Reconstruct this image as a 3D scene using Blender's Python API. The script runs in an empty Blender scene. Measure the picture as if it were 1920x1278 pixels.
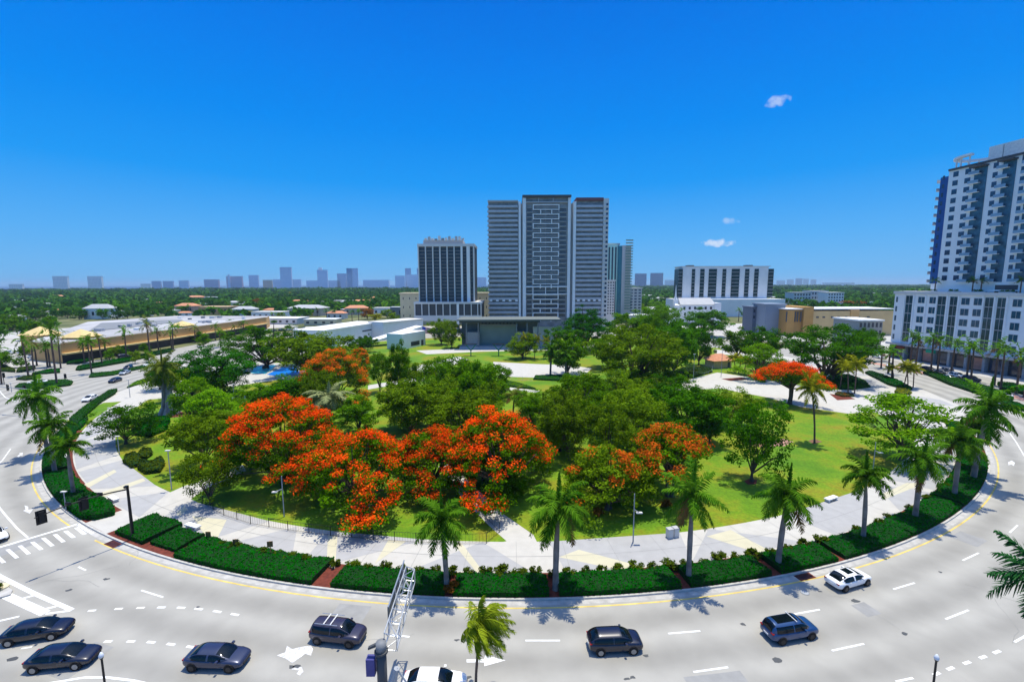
import bpy, math, random
import numpy as np
from mathutils import Matrix, Vector
# ------------------------------------------------------------------ camera, sky, sun, exposure
F = 853.; HY = 533.; ROLL = .003; CAMH = 30.
TH = math.atan((639 - HY) / F); CT, ST = math.cos(TH), math.sin(TH)
SC = bpy.context.scene
cd = bpy.data.cameras.new('camera'); cam = bpy.data.objects.new('camera', cd); SC.collection.objects.link(cam)
cd.sensor_width = 36; cd.lens = 36 * F / 1920; cd.clip_start = .5; cd.clip_end = 60000
fw = Vector((0, CT, -ST)); R0 = Vector((1, 0, 0)); U0 = Vector((0, ST, CT)); cr, sr = math.cos(ROLL), math.sin(ROLL)
Rv = R0 * cr - U0 * sr; Uv = R0 * sr + U0 * cr
m = Matrix((Rv, Uv, -fw)).transposed().to_4x4(); m.translation = Vector((0, 0, CAMH)); cam.matrix_world = m
SC.camera = cam
SC.view_settings.view_transform = 'Standard'; SC.view_settings.look = 'None'
SC.view_settings.exposure = .45; SC.view_settings.gamma = 1
SC.cycles.max_bounces = 6; SC.cycles.transparent_max_bounces = 4; SC.cycles.volume_bounces = 0
SC.cycles.use_denoising = True
SUN_EL, SUN_AZ = 79., 28.   # azimuth measured from +Y towards +X
W = bpy.data.worlds.new('World'); SC.world = W; W.use_nodes = True
nt = W.node_tree; nt.nodes.clear(); N = nt.nodes.new; LK = nt.links.new
out = N('ShaderNodeOutputWorld'); bg = N('ShaderNodeBackground'); bg.inputs[1].default_value = 1.0
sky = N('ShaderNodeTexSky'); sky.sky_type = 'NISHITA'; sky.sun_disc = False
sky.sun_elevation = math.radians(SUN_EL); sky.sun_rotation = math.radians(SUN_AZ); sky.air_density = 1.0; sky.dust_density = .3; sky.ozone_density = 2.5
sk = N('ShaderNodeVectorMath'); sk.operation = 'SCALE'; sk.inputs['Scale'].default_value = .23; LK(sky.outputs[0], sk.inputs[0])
tc = N('ShaderNodeTexCoord'); sx = N('ShaderNodeSeparateXYZ'); LK(tc.outputs['Generated'], sx.inputs[0])
rp = N('ShaderNodeValToRGB'); LK(sx.outputs[2], rp.inputs[0]); e = rp.color_ramp.elements
def lin(r, g, b): return tuple((c / 255 / 12.92 if c <= 10 else ((c / 255 + .055) / 1.055) ** 2.4) for c in (r, g, b)) + (1,)
def exl(r, g, b): return tuple(c / 2 ** .45 for c in lin(r, g, b)[:3]) + (1,)
e[0].position = 0; e[0].color = exl(112, 184, 238); e[1].position = 1; e[1].color = exl(0, 96, 205)
for p, c in ((.04, (106, 182, 242)), (.094, (86, 175, 246)), (.2, (26, 154, 246)), (.30, (0, 139, 243)), (.40, (0, 127, 238)), (.5, (0, 114, 229))):
    q = e.new(p); q.color = exl(*c)
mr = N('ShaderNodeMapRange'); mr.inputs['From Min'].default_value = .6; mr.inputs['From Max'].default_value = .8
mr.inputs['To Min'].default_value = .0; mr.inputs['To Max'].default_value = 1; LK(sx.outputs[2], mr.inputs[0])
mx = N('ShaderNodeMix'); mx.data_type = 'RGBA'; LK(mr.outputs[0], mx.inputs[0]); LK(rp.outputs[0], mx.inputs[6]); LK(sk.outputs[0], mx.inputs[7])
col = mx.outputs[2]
# three small fair-weather clouds low over the city
def cloud(prev, px, py, wpx, hpx, amt, sc):
    u, v = (px - 960) / F, (py - 639) / F; d = (fw + Rv * u - Uv * v).normalized()
    az = math.atan2(d.x, d.y); el = math.asin(d.z)
    r = Vector((math.cos(az), -math.sin(az), 0)); up = r.cross(d)
    def dot(vec, s):
        n = N('ShaderNodeVectorMath'); n.operation = 'DOT_PRODUCT'; LK(tc.outputs['Generated'], n.inputs[0]); n.inputs[1].default_value = tuple(vec * s); return n.outputs['Value']
    ns = N('ShaderNodeTexNoise'); ns.inputs['Scale'].default_value = sc; ns.inputs['Detail'].default_value = 6; LK(tc.outputs['Generated'], ns.inputs['Vector'])
    def M(op, a, b=None, c=None):
        n = N('ShaderNodeMath'); n.operation = op
        for i, x in enumerate((a, b, c)):
            if x is None: continue
            if isinstance(x, (int, float)): n.inputs[i].default_value = x
            else: LK(x, n.inputs[i])
        return n.outputs[0]
    L = math.sqrt(1 + u * u + v * v)
    a = M('POWER', M('ABSOLUTE', M('MULTIPLY', dot(r, 1), F * 2 / wpx / L)), 2.); b = M('MULTIPLY', dot(up, 1), F * 2 / hpx / L); b = M('POWER', M('ABSOLUTE', b), 2.)
    fwd = M('GREATER_THAN', dot(d, 1), 0)
    k = M('SUBTRACT', 1.0, M('ADD', a, b)); k = M('MULTIPLY', k, 1.6); k = M('ADD', k, M('MULTIPLY', M('SUBTRACT', ns.outputs[0], .5), 5.0))
    k = M('MULTIPLY', M('MINIMUM', M('MAXIMUM', M('MULTIPLY', M('SUBTRACT', k, .3), .8), 0), 1), amt)
    k = M('MULTIPLY', k, M('MULTIPLY', fwd, M('LESS_THAN', M('ADD', a, b), 2.5)))
    x = N('ShaderNodeMix'); x.data_type = 'RGBA'; LK(k, x.inputs[0]); LK(prev, x.inputs[6]); x.inputs[7].default_value = exl(225, 235, 252); return x.outputs[2]
col = cloud(col, 1458, 190, 30, 15, .5, 70); col = cloud(col, 1342, 456, 56, 14, .75, 70); col = cloud(col, 1372, 414, 28, 12, .35, 60)
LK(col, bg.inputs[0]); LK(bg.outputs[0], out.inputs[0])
sl = bpy.data.lights.new('sun', 'SUN'); sl.energy = 3.95; sl.angle = math.radians(.5); sl.color = (1, .93, .76)
so = bpy.data.objects.new('sun', sl); SC.collection.objects.link(so); so.location = (0, 0, 200)
sd = Vector((math.sin(math.radians(SUN_AZ)) * math.cos(math.radians(SUN_EL)), math.cos(math.radians(SUN_AZ)) * math.cos(math.radians(SUN_EL)), math.sin(math.radians(SUN_EL))))
so.rotation_euler = sd.to_track_quat('Z', 'Y').to_euler()

# ------------------------------------------------------------------ mapping of photo pixels to places
CX, CY = .4, 152.5
def A(px, py, z=0.):
    u = (px - 960) / F; v = (py - 639) / F; u, v = u * cr - v * sr, u * sr + v * cr
    k = (CAMH - z) / (ST + v * CT); return (u * k, k * (CT - v * ST))
def zat(px, py, Y):
    u = (px - 960) / F; v = (py - 639) / F; u, v = u * cr - v * sr, u * sr + v * cr
    k = Y / (CT - v * ST); return u * k, CAMH - k * (ST + v * CT)
def proj(x, y, z):
    zc = y * CT - (z - CAMH) * ST; yy = y * ST + (z - CAMH) * CT
    u, v = x / zc, -yy / zc; u, v = u * cr + v * sr, -u * sr + v * cr
    return 960 + u * F, 639 + v * F, zc
def pol(r, deg):
    a = math.radians(deg); return (CX + r * math.sin(a), CY - r * math.cos(a))
def ang(px, py):
    x, y = A(px, py); return math.degrees(math.atan2(x - CX, CY - y))
# ------------------------------------------------------------------ helpers
random.seed(7); RNG = np.random.default_rng(11)
COL = SC.collection
MATS = {}
def mat(name, c, rough=.7, var=.12, scale=1.5, spec=.3, metal=0, c2=None, bump=0, detail=4, emis=None, coat=0):
    if name in MATS: return MATS[name]
    m = bpy.data.materials.new(name); m.use_nodes = True; t = m.node_tree; b = t.nodes['Principled BSDF']
    b.inputs['Roughness'].default_value = rough; b.inputs['Metallic'].default_value = metal; b.inputs['Specular IOR Level'].default_value = spec
    if coat: b.inputs['Coat Weight'].default_value = coat; b.inputs['Coat Roughness'].default_value = .04
    if var or c2:
        g = t.nodes.new('ShaderNodeTexCoord'); n = t.nodes.new('ShaderNodeTexNoise'); n.inputs['Scale'].default_value = scale; n.inputs['Detail'].default_value = detail
        t.links.new(g.outputs['Object'], n.inputs['Vector'])
        r = t.nodes.new('ShaderNodeValToRGB'); t.links.new(n.outputs[0], r.inputs[0])
        r.color_ramp.elements[0].position = .3; r.color_ramp.elements[1].position = .7
        lo = tuple(x * (1 - var) for x in c[:3]) + (1,); hi = tuple(min(1, x * (1 + var)) for x in (c2 or c)[:3]) + (1,)
        r.color_ramp.elements[0].color = lo; r.color_ramp.elements[1].color = hi
        t.links.new(r.outputs[0], b.inputs['Base Color'])
        if bump:
            bp = t.nodes.new('ShaderNodeBump'); bp.inputs['Strength'].default_value = bump; t.links.new(n.outputs[0], bp.inputs['Height']); t.links.new(bp.outputs[0], b.inputs['Normal'])
    else: b.inputs['Base Color'].default_value = tuple(c[:3]) + (1,)
    MATS[name] = m; return m
def leafmat(name, dark, light, trans=.42, rough=.55):
    if name in MATS: return MATS[name]
    m = bpy.data.materials.new(name); m.use_nodes = True; t = m.node_tree; b = t.nodes['Principled BSDF']; o = t.nodes['Material Output']
    b.inputs['Roughness'].default_value = rough; b.inputs['Specular IOR Level'].default_value = 0
    at = t.nodes.new('ShaderNodeAttribute'); at.attribute_name = 'tint'
    r = t.nodes.new('ShaderNodeValToRGB'); r.color_ramp.elements[0].color = tuple(dark) + (1,); r.color_ramp.elements[1].color = tuple(light) + (1,)
    t.links.new(at.outputs['Fac'], r.inputs[0])
    oi = t.nodes.new('ShaderNodeObjectInfo'); hs = t.nodes.new('ShaderNodeHueSaturation')
    mm = t.nodes.new('ShaderNodeMapRange'); mm.inputs['To Min'].default_value = .8; mm.inputs['To Max'].default_value = 1.2
    t.links.new(oi.outputs['Random'], mm.inputs[0]); t.links.new(mm.outputs[0], hs.inputs['Value']); t.links.new(r.outputs[0], hs.inputs['Color'])
    t.links.new(hs.outputs[0], b.inputs['Base Color'])
    tr = t.nodes.new('ShaderNodeBsdfTranslucent'); t.links.new(hs.outputs[0], tr.inputs[0])
    mi = t.nodes.new('ShaderNodeMixShader'); mi.inputs[0].default_value = trans
    t.links.new(b.outputs[0], mi.inputs[1]); t.links.new(tr.outputs[0], mi.inputs[2]); t.links.new(mi.outputs[0], o.inputs[0])
    MATS[name] = m; return m
def npmesh(name, V, Q, mats, tint=None, mi=None, smooth=False):
    V = np.asarray(V, np.float32).reshape(-1, 3); Q = np.asarray(Q, np.int32); k = Q.shape[1]
    me = bpy.data.meshes.new(name); me.vertices.add(len(V)); me.vertices.foreach_set('co', V.ravel())
    me.loops.add(Q.size); me.loops.foreach_set('vertex_index', Q.ravel()); me.polygons.add(len(Q))
    me.polygons.foreach_set('loop_start', np.arange(len(Q), dtype=np.int32) * k)
    if tint is not None:
        a = me.attributes.new('tint', 'FLOAT', 'FACE'); a.data.foreach_set('value', np.asarray(tint, np.float32))
    if mi is not None: me.polygons.foreach_set('material_index', np.asarray(mi, np.int32))
    if smooth: me.polygons.foreach_set('use_smooth', np.ones(len(Q), bool))
    me.update(calc_edges=True)
    for x in (mats if isinstance(mats, (list, tuple)) else [mats]): me.materials.append(x)
    return me
class MB:
    def __init__(s): s.v = []; s.f = []; s.m = []; s.mats = []
    def mi(s, m):
        if m not in s.mats: s.mats.append(m)
        return s.mats.index(m)
    def add(s, vs, fs, m):
        o = len(s.v); s.v += [tuple(v) for v in vs]; k = s.mi(m)
        for f in fs: s.f.append(tuple(i + o for i in f)); s.m.append(k)
    def box(s, x0, x1, y0, y1, z0, z1, m):
        s.add([(x0, y0, z0), (x1, y0, z0), (x1, y1, z0), (x0, y1, z0), (x0, y0, z1), (x1, y0, z1), (x1, y1, z1), (x0, y1, z1)],
              [(0, 3, 2, 1), (4, 5, 6, 7), (0, 1, 5, 4), (1, 2, 6, 5), (2, 3, 7, 6), (3, 0, 4, 7)], m)
    def prism(s, P, z0, z1, m, top=None):
        ar = sum(P[i][0] * P[(i + 1) % len(P)][1] - P[(i + 1) % len(P)][0] * P[i][1] for i in range(len(P)))
        if ar < 0: P = P[::-1]
        n = len(P); s.add([(x, y, z0) for x, y in P] + [(x, y, z1) for x, y in P], [(i, (i + 1) % n, (i + 1) % n + n, i + n) for i in range(n)] + [tuple(range(n))[::-1]], m)
        s.add([(x, y, z1) for x, y in P], [tuple(range(n))], top or m)
    def tube(s, p, r, m, n=8, caps=True):
        P = [Vector(q) for q in p]; r = r if isinstance(r, (list, tuple)) else [r] * len(P); vs = []
        for i, q in enumerate(P):
            d = (P[min(i + 1, len(P) - 1)] - P[max(i - 1, 0)]).normalized(); a = d.cross(Vector((0, 0, 1)) if abs(d.z) < .9 else Vector((1, 0, 0))).normalized(); b = d.cross(a)
            vs += [q + (a * math.cos(t * 2 * math.pi / n) + b * math.sin(t * 2 * math.pi / n)) * r[i] for t in range(n)]
        fs = [(i * n + j, i * n + (j + 1) % n, (i + 1) * n + (j + 1) % n, (i + 1) * n + j) for i in range(len(P) - 1) for j in range(n)]
        if caps: fs += [tuple(range(n))[::-1], tuple(range((len(P) - 1) * n, len(P) * n))]
        s.add(vs, fs, m)
    def dome(s, c, rx, ry, rz, m, n=12, k=5, bottom=0.):
        vs = []; c = Vector(c)
        for i in range(k + 1):
            a = math.pi / 2 * (1 - i / k) if bottom == 0 else math.pi / 2 - (math.pi / 2 + bottom) * i / k
            for j in range(n):
                t = 2 * math.pi * j / n; vs.append(c + Vector((rx * math.cos(a) * math.cos(t), ry * math.cos(a) * math.sin(t), rz * math.sin(a))))
        s.add(vs, [(i * n + j, (i + 1) * n + j, (i + 1) * n + (j + 1) % n, i * n + (j + 1) % n) for i in range(k) for j in range(n)], m)
    def mesh(s, name, smooth=False):
        me = bpy.data.meshes.new(name); me.from_pydata(s.v, [], s.f)
        me.polygons.foreach_set('material_index', s.m)
        if smooth: me.polygons.foreach_set('use_smooth', [True] * len(s.f))
        for x in s.mats: me.materials.append(x)
        me.update(); return me
    def build(s, name, parent=None, smooth=False): return part(name, s.mesh(name, smooth), parent)
def part(name, me, parent=None, loc=None, rot=None):
    o = bpy.data.objects.new(name, me); COL.objects.link(o); o.parent = parent
    if loc is not None: o.location = loc
    if rot is not None: o.rotation_euler = rot
    return o
def tag(o, label=None, cat=None, group=None, kind=None):
    if label: o['label'] = label
    if cat: o['category'] = cat
    if group: o['group'] = group
    if kind: o['kind'] = kind
    return o
def thing(name, label, cat, loc=(0, 0, 0), rz=0, group=None, scale=None):
    o = bpy.data.objects.new(name, None); COL.objects.link(o); o.location = loc if len(loc) == 3 else (loc[0], loc[1], 0); o.rotation_euler = (0, 0, rz)
    o.empty_display_size = .5
    if scale: o.scale = scale
    return tag(o, label, cat, group)
def kids(o): return CH.get(o, []) or [c for c in bpy.data.objects if c.parent == o]
CH = {}
def dup(root, loc, rz=0, label=None, group=None, scale=None, kidlist=None):
    r = root.copy(); COL.objects.link(r); r.location = loc if len(loc) == 3 else (loc[0], loc[1], 0); r.rotation_euler = (0, 0, rz)
    if scale is not None: r.scale = scale if isinstance(scale, (tuple, list)) else (scale,) * 3
    if label: r['label'] = label
    if group: r['group'] = group
    if root not in CH: CH[root] = [c for c in bpy.data.objects if c.parent == root]
    for c in CH[root]:
        d = c.copy(); COL.objects.link(d); d.parent = r
        if c not in CH: CH[c] = [x for x in bpy.data.objects if x.parent == c]
        for g in CH[c]:
            h = g.copy(); COL.objects.link(h); h.parent = d
    return r
def struct(name, me): return tag(part(name, me), kind='structure')
ORD = ['first', 'second', 'third', 'fourth', 'fifth', 'sixth', 'seventh', 'eighth', 'ninth', 'tenth', 'eleventh', 'twelfth', 'thirteenth', 'fourteenth', 'fifteenth', 'sixteenth', 'seventeenth', 'eighteenth', 'nineteenth', 'twentieth']
TENS = {2: 'twenty', 3: 'thirty', 4: 'forty', 5: 'fifty', 6: 'sixty', 7: 'seventy', 8: 'eighty', 9: 'ninety'}
def ordinal(i):
    if i < 20: return ORD[i]
    t, u = divmod(i + 1, 10)
    if i == 99: return 'hundredth'
    if t >= 10: return 'hundred and ' + ordinal(i - 100)
    return TENS[t] + '-' + ORD[u - 1] if u else TENS[t][:-1] + 'ieth'
def row_labels(objs, what):
    """what: phrase with {} for the ordinal, counted across the picture from the left"""
    objs = sorted(objs, key=lambda o: o.location.x / max(1, o.location.y))
    for i, o in enumerate(objs): o['label'] = what.format(ordinal(i))
# ------------------------------------------------------------------ materials
def asphalt_mat():
    m = mat('asphalt', (.335, .325, .295), .85, .09, .35, detail=8); t = m.node_tree; b = t.nodes['Principled BSDF']
    src = b.inputs['Base Color'].links[0].from_socket
    g = t.nodes.new('ShaderNodeTexCoord'); s = t.nodes.new('ShaderNodeVectorMath'); s.operation = 'SUBTRACT'; s.inputs[1].default_value = (CX, CY, 0); t.links.new(g.outputs['Object'], s.inputs[0])
    l = t.nodes.new('ShaderNodeVectorMath'); l.operation = 'LENGTH'; t.links.new(s.outputs[0], l.inputs[0])
    n = t.nodes.new('ShaderNodeTexNoise'); n.inputs['Scale'].default_value = .06; n.inputs['Detail'].default_value = 5; t.links.new(g.outputs['Object'], n.inputs['Vector'])
    a = t.nodes.new('ShaderNodeMath'); a.operation = 'MULTIPLY_ADD'; a.inputs[1].default_value = 1.6; t.links.new(n.outputs[0], a.inputs[0]); t.links.new(l.outputs['Value'], a.inputs[2])
    q = t.nodes.new('ShaderNodeMath'); q.operation = 'MULTIPLY_ADD'; q.inputs[1].default_value = 2 * math.pi / 4.05; q.inputs[2].default_value = .3; t.links.new(a.outputs[0], q.inputs[0])
    c = t.nodes.new('ShaderNodeMath'); c.operation = 'SINE'; t.links.new(q.outputs[0], c.inputs[0])
    mp = t.nodes.new('ShaderNodeMapRange'); mp.inputs['From Min'].default_value = -1; mp.inputs['To Min'].default_value = .80; mp.inputs['To Max'].default_value = 1.04; t.links.new(c.outputs[0], mp.inputs[0])
    n2 = t.nodes.new('ShaderNodeTexNoise'); n2.inputs['Scale'].default_value = 25; n2.inputs['Detail'].default_value = 3; t.links.new(g.outputs['Object'], n2.inputs['Vector'])
    m2 = t.nodes.new('ShaderNodeMapRange'); m2.inputs['To Min'].default_value = .9; m2.inputs['To Max'].default_value = 1.1; t.links.new(n2.outputs[0], m2.inputs[0])
    mm = t.nodes.new('ShaderNodeMath'); mm.operation = 'MULTIPLY'; t.links.new(mp.outputs[0], mm.inputs[0]); t.links.new(m2.outputs[0], mm.inputs[1])
    v = t.nodes.new('ShaderNodeVectorMath'); v.operation = 'SCALE'; t.links.new(src, v.inputs[0]); t.links.new(mm.outputs[0], v.inputs['Scale']); t.links.new(v.outputs[0], b.inputs['Base Color'])
    return m
ASPH = asphalt_mat()
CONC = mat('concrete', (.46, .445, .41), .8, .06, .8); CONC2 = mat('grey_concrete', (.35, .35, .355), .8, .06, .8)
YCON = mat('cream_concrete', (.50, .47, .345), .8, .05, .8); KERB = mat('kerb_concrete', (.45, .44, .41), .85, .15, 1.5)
GUT = mat('gutter_concrete', (.40, .39, .37), .85, .2, 1.2)
PAINT = mat('road_paint', (.72, .73, .72), .7, .1, 2.5); PAINTW = mat('worn_road_paint', (.40, .40, .40), .7, .0, 3.5, c2=(.75, .75, .75)); YEL = mat('yellow_paint', (.62, .46, .12), .7, .25, .7)
MULCH = mat('mulch', (.13, .03, .018), .95, .35, 3)
SOIL = mat('brown_soil', (.16, .09, .05), .95, .3, 2)
def lawn_mat():
    m = mat('lawn', (.065, .18, .002), .9, .1, .09, c2=(.16, .26, .003), detail=6); t = m.node_tree; b = t.nodes['Principled BSDF']
    src = b.inputs['Base Color'].links[0].from_socket; g = t.nodes.new('ShaderNodeTexCoord')
    n = t.nodes.new('ShaderNodeTexNoise'); n.inputs['Scale'].default_value = .09; n.inputs['Detail'].default_value = 8; n.inputs['Roughness'].default_value = .7; t.links.new(g.outputs['Object'], n.inputs['Vector'])
    r = t.nodes.new('ShaderNodeMapRange'); r.inputs['From Min'].default_value = .47; r.inputs['From Max'].default_value = .62; r.inputs['To Max'].default_value = .85; t.links.new(n.outputs[0], r.inputs[0])
    x = t.nodes.new('ShaderNodeMix'); x.data_type = 'RGBA'; t.links.new(r.outputs[0], x.inputs[0]); t.links.new(src, x.inputs[6]); x.inputs[7].default_value = (.20, .17, .008, 1)
    n2 = t.nodes.new('ShaderNodeTexNoise'); n2.inputs['Scale'].default_value = 3; n2.inputs['Detail'].default_value = 6; t.links.new(g.outputs['Object'], n2.inputs['Vector'])
    r2 = t.nodes.new('ShaderNodeMapRange'); r2.inputs['To Min'].default_value = .45; r2.inputs['To Max'].default_value = 1.5; t.links.new(n2.outputs[0], r2.inputs[0])
    v = t.nodes.new('ShaderNodeVectorMath'); v.operation = 'SCALE'; t.links.new(x.outputs[2], v.inputs[0]); t.links.new(r2.outputs[0], v.inputs['Scale']); t.links.new(v.outputs[0], b.inputs['Base Color'])
    return m
LAWN = lawn_mat()
HEDGE = leafmat('hedge_leaf', (.001, .045, .0003), (.001, .13, .0005), .1); HEDGEB = mat('hedge_core', (.001, .03, .0005), .95, .2, 4)
SHRUB = leafmat('shrub_leaf', (.02, .045, .003), (.09, .13, .006), .2)
L_DARK = leafmat('dark_green_leaf', (.010, .07, .001), (.08, .23, .004)); L_MID = leafmat('mid_green_leaf', (.018, .09, .001), (.14, .30, .004))
L_OLIVE = leafmat('olive_leaf', (.03, .09, .001), (.22, .35, .01)); L_BRIGHT = leafmat('bright_green_leaf', (.06, .19, .002), (.24, .46, .008))
L_EMER = leafmat('emerald_leaf', (.008, .06, .002), (.04, .20, .006)); L_YEL = leafmat('yellow_green_leaf', (.12, .15, .004), (.42, .42, .02))
L_PALM = leafmat('palm_leaf', (.006, .07, .002), (.13, .28, .015), .3, .4); L_PALMO = leafmat('olive_palm_leaf', (.06, .10, .006), (.24, .28, .04), .25, .45)
L_PALMP = leafmat('pale_palm_leaf', (.06, .10, .02), (.35, .38, .18), .25, .45)
L_FLAME = leafmat('flame_blossom', (.65, .018, .002), (1.0, .15, .008), .35, .7); L_FLAMEO = leafmat('orange_blossom', (.62, .08, .004), (.95, .24, .02), .35, .7)
L_FAR = leafmat('far_leaf', (.008, .07, .005), (.09, .24, .015), .2); L_RUST = leafmat('rusty_leaf', (.12, .05, .01), (.30, .12, .015), .2)
for _m in (L_PALM, L_PALMO):
    _r = [x for x in _m.node_tree.nodes if x.type == 'VALTORGB'][0].color_ramp.elements; _c = tuple(_r[0].color); _r[0].color = (.16, .09, .03, 1); _q = _r.new(.05); _q.color = _c
BARK = mat('bark', (.10, .075, .055), .95, .3, 2); BARKG = mat('grey_bark', (.30, .27, .24), .9, .25, 1.2); PALMT = mat('palm_trunk', (.18, .165, .15), .85, .4, .9)
PALMTB = mat('brown_palm_trunk', (.14, .09, .065), .9, .3, 1.5); SHAFT = mat('crownshaft', (.05, .17, .02), .4, .2, 2)
WHITE = mat('white_paint', (.78, .78, .76), .6, .04, .3); OFFW = mat('off_white', (.62, .61, .58), .7, .05, .3); LGREY = mat('light_grey', (.40, .41, .42), .7, .06, .3)
MGREY = mat('mid_grey', (.20, .21, .22), .7, .06, .3); DGREY = mat('dark_grey', (.07, .075, .08), .6, .1, .5); BLACK = mat('black_metal', (.012, .012, .014), .4, .1, 2)
GLASS = mat('dark_glass', (.03, .04, .06), .12, .3, .4, spec=.6); BGLASS = mat('blue_glass', (.02, .05, .10), .12, .3, .3, spec=.6); RAILG = mat('railing_glass', (.46, .46, .48), .4, .1, .4, spec=.5)
CREAM = mat('cream_wall', (.66, .58, .38), .8, .06, .2); TAN = mat('tan_wall', (.60, .36, .14), .8, .08, .2); TAN2 = mat('ochre_wall', (.46, .26, .08), .8, .08, .2); YROOF = mat('yellow_roof', (.66, .50, .22), .7, .08, .6)
TERRA = mat('terracotta', (.55, .24, .13), .8, .12, 1.2); ROOFG = mat('roof_gravel', (.36, .36, .37), .9, .25, .05); BRICK = mat('brick_paving', (.45, .25, .20), .9, .15, 1)
STEEL = mat('galvanised_steel', (.50, .52, .54), .4, .1, 3, metal=.6); GALV = mat('grey_pole_paint', (.32, .34, .36), .5, .1, 2); BLUEW = mat('blue_wall', (.012, .09, .30), .6, .1, .2)
TEAL = mat('teal_glass', (.02, .16, .20), .15, .15, .3, spec=.6); GREENW = mat('pale_green_wall', (.50, .78, .66), .6, .05, .3); MINT = mat('green_canvas', (.01, .26, .15), .8, .1, 1)
POOL = mat('turquoise_surface', (.06, .50, .62), .3, .08, .4); POOLB = mat('blue_surface', (.005, .16, .62), .3, .08, .4)
SEA = mat('sea_water', (.004, .02, .07), .35, .1, .01); SOILG = mat('ground_cover', (.05, .085, .012), .95, .3, .03, c2=(.14, .14, .06)); PAVE = mat('city_paving', (.42, .41, .39), .9, .12, .08)
FACEW = mat('facade_white', (.80, .82, .82), .7, .04, .2); SAGE = mat('sage_panel', (.24, .29, .25), .8, .06, .3)
# ------------------------------------------------------------------ the ground and roads
def sheet(mb, P, z, m): 
    ar = sum(P[i][0] * P[(i + 1) % len(P)][1] - P[(i + 1) % len(P)][0] * P[i][1] for i in range(len(P)))
    if ar < 0: P = P[::-1]
    mb.add([(x, y, z) for x, y in P], [tuple(range(len(P)))], m)
def ring(mb, r0, r1, a0, a1, z, m, step=1.5):
    n = max(1, int(abs(a1 - a0) / step)); vs = []
    for i in range(n + 1):
        a = a0 + (a1 - a0) * i / n; vs += [pol(r0, a) + (z,), pol(r1, a) + (z,)]
    mb.add(vs, [(2 * i, 2 * i + 1, 2 * i + 3, 2 * i + 2) for i in range(n)], m)
def ringblock(mb, r0, r1, a0, a1, z0, z1, m, step=1.5):
    n = max(1, int(abs(a1 - a0) / step)); vs = []
    for i in range(n + 1):
        a = a0 + (a1 - a0) * i / n; p, q = pol(r0, a), pol(r1, a); vs += [p + (z0,), q + (z0,), q + (z1,), p + (z1,)]
    fs = []
    for i in range(n):
        for j in range(1, 4): fs.append((4 * i + j, 4 * i + (j + 1) % 4, 4 * i + 4 + (j + 1) % 4, 4 * i + 4 + j))
    fs += [(0, 1, 2, 3), (4 * n + 3, 4 * n + 2, 4 * n + 1, 4 * n)]
    mb.add(vs, [f[::-1] for f in fs], m)
g = MB(); g.add([(-14000, -300, -.06), (14000, -300, -.06), (14000, 14000, -.06), (-14000, 14000, -.06)], [(0, 1, 2, 3)], SOILG); struct('ground', g.mesh('ground'))
g = MB(); sheet(g, [(-40000, 2700), (-900, 3100), (500, 6500), (4000, 14000), (4000, 50000), (-50000, 50000)], 0.2, SEA); struct('sea', g.mesh('sea'))
px = lambda L, z=0: [A(x, y, z) for x, y in L]
g = MB(); ring(g, 112.4, 139, -180, 180, 0, ASPH); sheet(g, [(-90, -60), (90, -60), (90, 60), (-90, 60)], -.03, ASPH)
sheet(g, px([(-500, 1200), (-500, 705), (20, 690), (250, 668), (430, 634), (560, 622), (520, 640), (400, 668), (300, 705), (240, 740), (60, 980)]), -.015, ASPH)
sheet(g, px([(1900, 1200), (2400, 1200), (2400, 820), (1920, 720), (1640, 668), (1560, 640), (1500, 640), (1640, 720), (1800, 800)]), -.022, ASPH)
struct('road', g.mesh('road'))
g = MB(); sheet(g, px([(-700, 690), (60, 690), (245, 655), (435, 620), (560, 612), (520, 600), (300, 604), (-300, 640), (-900, 650)]), -.04, PAVE)
sheet(g, px([(1560, 640), (1640, 668), (1920, 720), (2300, 800), (2300, 650), (1700, 620), (1400, 606), (1150, 610), (1150, 632), (1400, 640)]), -.045, PAVE)
sheet(g, [(-130, 262), (150, 262), (170, 330), (-150, 330)], -.05, PAVE)
ring(g, 136, 139.5, 60, 100, .012, BRICK)
struct('pavement', g.mesh('pavement'))
Z = .15
g = MB(); vs = [pol(112.2, a) + (Z,) for a in range(-180, 180, 2)]; g.add(vs, [tuple(range(len(vs)))], LAWN); struct('lawn', g.mesh('lawn'))
g = MB(); ringblock(g, 112.2, 112.42, -180, 180, -.05, Z + .02, KERB, 1.5); ring(g, 112.42, 113.05, -180, 180, .004, GUT); struct('kerb', g.mesh('kerb'))
g = MB(); ring(g, 108.4, 112.19, -56, 56, Z + .004, MULCH); struct('mulch_bed', g.mesh('mulch_bed'))
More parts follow.
